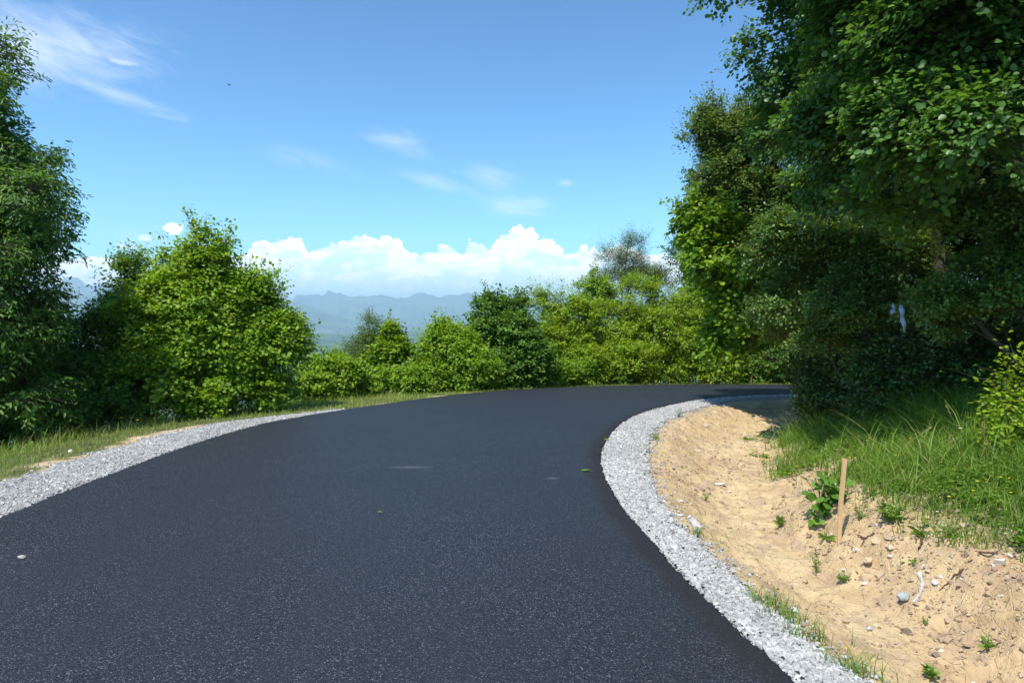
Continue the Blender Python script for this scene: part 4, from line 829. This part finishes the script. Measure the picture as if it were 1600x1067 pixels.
wv = t.node('ShaderNodeCombineXYZ', i0=az, i1=t.m('MULTIPLY', el, 1.25), i2=.37).outputs[0]
n_big = t.noise(wv, 42, 9, .60); n_f = t.noise(wv, 120, 8, .62)
wd = t.node('ShaderNodeVectorMath', {'operation': 'ADD'}, i0=wv, i1=t.node('ShaderNodeVectorMath', {'operation': 'MULTIPLY'}, i0=t.node('ShaderNodeTexNoise', {}, Vector=wv, Scale=60., Detail=4.).outputs['Color'], i1=(.014,.014,0)).outputs[0]).outputs[0]
def vor(vec, sc): return t.node('ShaderNodeTexVoronoi', {'feature': 'SMOOTH_F1'}, Vector=vec, Scale=sc, Smoothness=.25).outputs['Distance']
def bulge(vec): return t.m('ADD', t.m('MULTIPLY', t.m('SUBTRACT', .45, vor(vec, 48.)), .016), t.m('MULTIPLY', t.m('SUBTRACT', .45, vor(vec, 115.)), .0075))
bl = bulge(wd)
edge = t.m('ADD', t.m('MULTIPLY', t.m('SUBTRACT', n_big, .5), .016), t.m('ADD', bl, t.m('MULTIPLY', t.m('SUBTRACT', n_f, .5), .006)))
depth = t.m('SUBTRACT', t.m('ADD', top, edge), el)        # how far inside the cloud
mask = t.ss(-.0002, .0014, depth)
# brightness: tops white, fading into the bluish haze underneath, with puffs
puff = t.ss(.38, .62, t.noise(t.node('ShaderNodeCombineXYZ', i0=az, i1=t.m('MULTIPLY', el, 1.8), i2=2.1).outputs[0], 26, 8, .58))
low = t.ss(.058, .008, t.m('SUBTRACT', depth, t.m('MULTIPLY', t.m('SUBTRACT', puff, .5), .062)))
relief = t.ss(-.004, .004, t.m('SUBTRACT', bl, bulge(t.node('ShaderNodeVectorMath', {'operation': 'ADD'}, i0=wd, i1=(-.003,.006,0)).outputs[0])))
ccol = t.mix(low, (.68,.82,.93,1), (.84,.90,.96,1)); ccol = t.mix(t.m('MULTIPLY', relief, t.m('ADD', .25, t.m('MULTIPLY', low, .7))), ccol, (1.0,1.0,1.0,1))
mask = t.m('MULTIPLY', mask, t.m('ADD', t.m('MULTIPLY', t.ss(.0, .055, el), .25), .72))
mask = t.m('MULTIPLY', mask, t.m('MAXIMUM', low, t.m('ADD', .66, t.m('MULTIPLY', puff, .3))))
# small detached puffs and thin cirrus, each a soft patch of cloud in its own direction
def patch(px, py, wx, wy, rot, noise_, lo, hi, amt):
    a, e = azel(px, py); q = t.node('ShaderNodeVectorMath', {'operation': 'SUBTRACT'}, i0=ae, i1=(a, e, 0)).outputs[0]
    q = t.node('ShaderNodeVectorRotate', {'rotation_type': 'Z_AXIS'}, Vector=q, Angle=rot).outputs[0]
    q = t.node('ShaderNodeVectorMath', {'operation': 'MULTIPLY'}, i0=q, i1=(F/wx, F/wy, 0)).outputs[0]
    d = t.node('ShaderNodeVectorMath', {'operation': 'LENGTH'}, i0=q).outputs['Value']
    f = t.m('SUBTRACT', 1., d); return t.m('MULTIPLY', t.ss(lo, hi, t.m('ADD', f, t.m('MULTIPLY', t.m('SUBTRACT', noise_, .5), 1.6))), amt)
cz = t.node('ShaderNodeVectorRotate', {'rotation_type': 'Z_AXIS'}, Vector=ae, Angle=R(14)).outputs[0]
cz = t.node('ShaderNodeVectorMath', {'operation': 'MULTIPLY'}, i0=cz, i1=(1, 3.6, 1)).outputs[0]
wisp = t.node('ShaderNodeTexNoise', {}, Vector=cz, Scale=17., Detail=9., Roughness=.66, Distortion=.5).outputs[0]; soft = t.noise(ae, 60, 5, .6)
cir = 0.0
for args in [(40,75,200,66,R(-6),wisp,.0,1.35,.66), (10,55,150,45,R(-6),wisp,.1,1.2,.4), (190,98,38,7,R(0),wisp,.2,.9,.5), (160,140,160,20,R(12),wisp,.2,1.2,.42), (250,180,70,8,R(6),wisp,.3,1.2,.25), (620,222,80,26,R(14),wisp,.1,1.3,.36),
             (680,285,95,20,R(12),wisp,.1,1.3,.34), (770,280,80,34,R(10),wisp,.2,1.3,.34), (480,250,140,30,R(10),wisp,.35,1.4,.22), (810,322,80,28,R(0),wisp,.1,1.2,.46), (885,286,18,9,0,wisp,.1,1.,.30), (230,372,60,16,0,wisp,.1,1.2,.2)]:
    cir = t.m('MAXIMUM', cir, patch(*args))
puffs = 0.0
for args in [(270,358,22,13,0,soft,.30,.55,.9), (226,372,13,8,0,soft,.3,.8,.5), (200,385,22,8,0,soft,.3,.8,.4), (345,380,14,8,0,soft,.3,.6,.7)]:
    puffs = t.m('MAXIMUM', puffs, patch(*args))
mask = t.m('MAXIMUM', mask, puffs)
front = t.ss(.0, .2, xyz.outputs[1])
sc_ = t.mix(1., sky.outputs[0], (.115,.115,.115,1), 'MULTIPLY'); sc_.node.clamp_result = False
lpw = t.node('ShaderNodeGamma', Gamma=1.5, Color=sc_)
lpw = t.node('ShaderNodeVectorMath', {'operation': 'MULTIPLY'}, i0=lpw.outputs[0], i1=SKYT)
bg = t.node('ShaderNodeBackground', Color=lpw.outputs[0], Strength=1.0)
bc = t.node('ShaderNodeBackground', Color=t.mix(1., ccol, (1.,.965,.93,1), 'MULTIPLY'), Strength=1.42); bw = t.node('ShaderNodeBackground', Color=(.86,.91,1.,1), Strength=.95)
s1 = t.node('ShaderNodeMixShader', i0=t.m('MULTIPLY', cir, front), i1=bg, i2=bw); s2 = t.node('ShaderNodeMixShader', i0=t.m('MULTIPLY', mask, t.ss(-.02, .0, el)), i1=s1, i2=bc)
t.node('ShaderNodeOutputWorld', Surface=s2)
w.cycles.sampling_method = 'MANUAL'; w.cycles.sample_map_resolution = 1024
sd = bpy.data.lights.new('sun', 'SUN'); sd.energy = 4.4; sd.angle = R(.5); sd.color = (1., .95, .87); so = bpy.data.objects.new('sun', sd); COL.objects.link(so)
from mathutils import Vector
sv = Vector((math.sin(SUN_AZ)*math.cos(SUN_EL), math.cos(SUN_AZ)*math.cos(SUN_EL), math.sin(SUN_EL))); so.rotation_euler = sv.to_track_quat('Z', 'Y').to_euler(); so.location = (0, 0, 30)

# ------------------------------------------------------------------ camera and render settings
cam = bpy.data.cameras.new('camera'); co = bpy.data.objects.new('camera', cam); COL.objects.link(co); scene.camera = co
cam.sensor_width = 36; cam.lens = 36*F/1600; cam.clip_start = .1; cam.clip_end = 80000
co.location = (0, 0, CAMZ); co.rotation_euler = (math.pi/2-PITCH, 0, 0)
vs = scene.view_settings; vs.view_transform = 'Standard'; vs.look = 'None'; vs.exposure = 0.56; vs.gamma = 1
scene.render.engine = 'CYCLES'; cy = scene.cycles
cy.max_bounces = 6; cy.diffuse_bounces = 3; cy.glossy_bounces = 2; cy.transmission_bounces = 3; cy.volume_bounces = 1; cy.transparent_max_bounces = 6
cy.use_denoising = True; cy.sample_clamp_indirect = 4
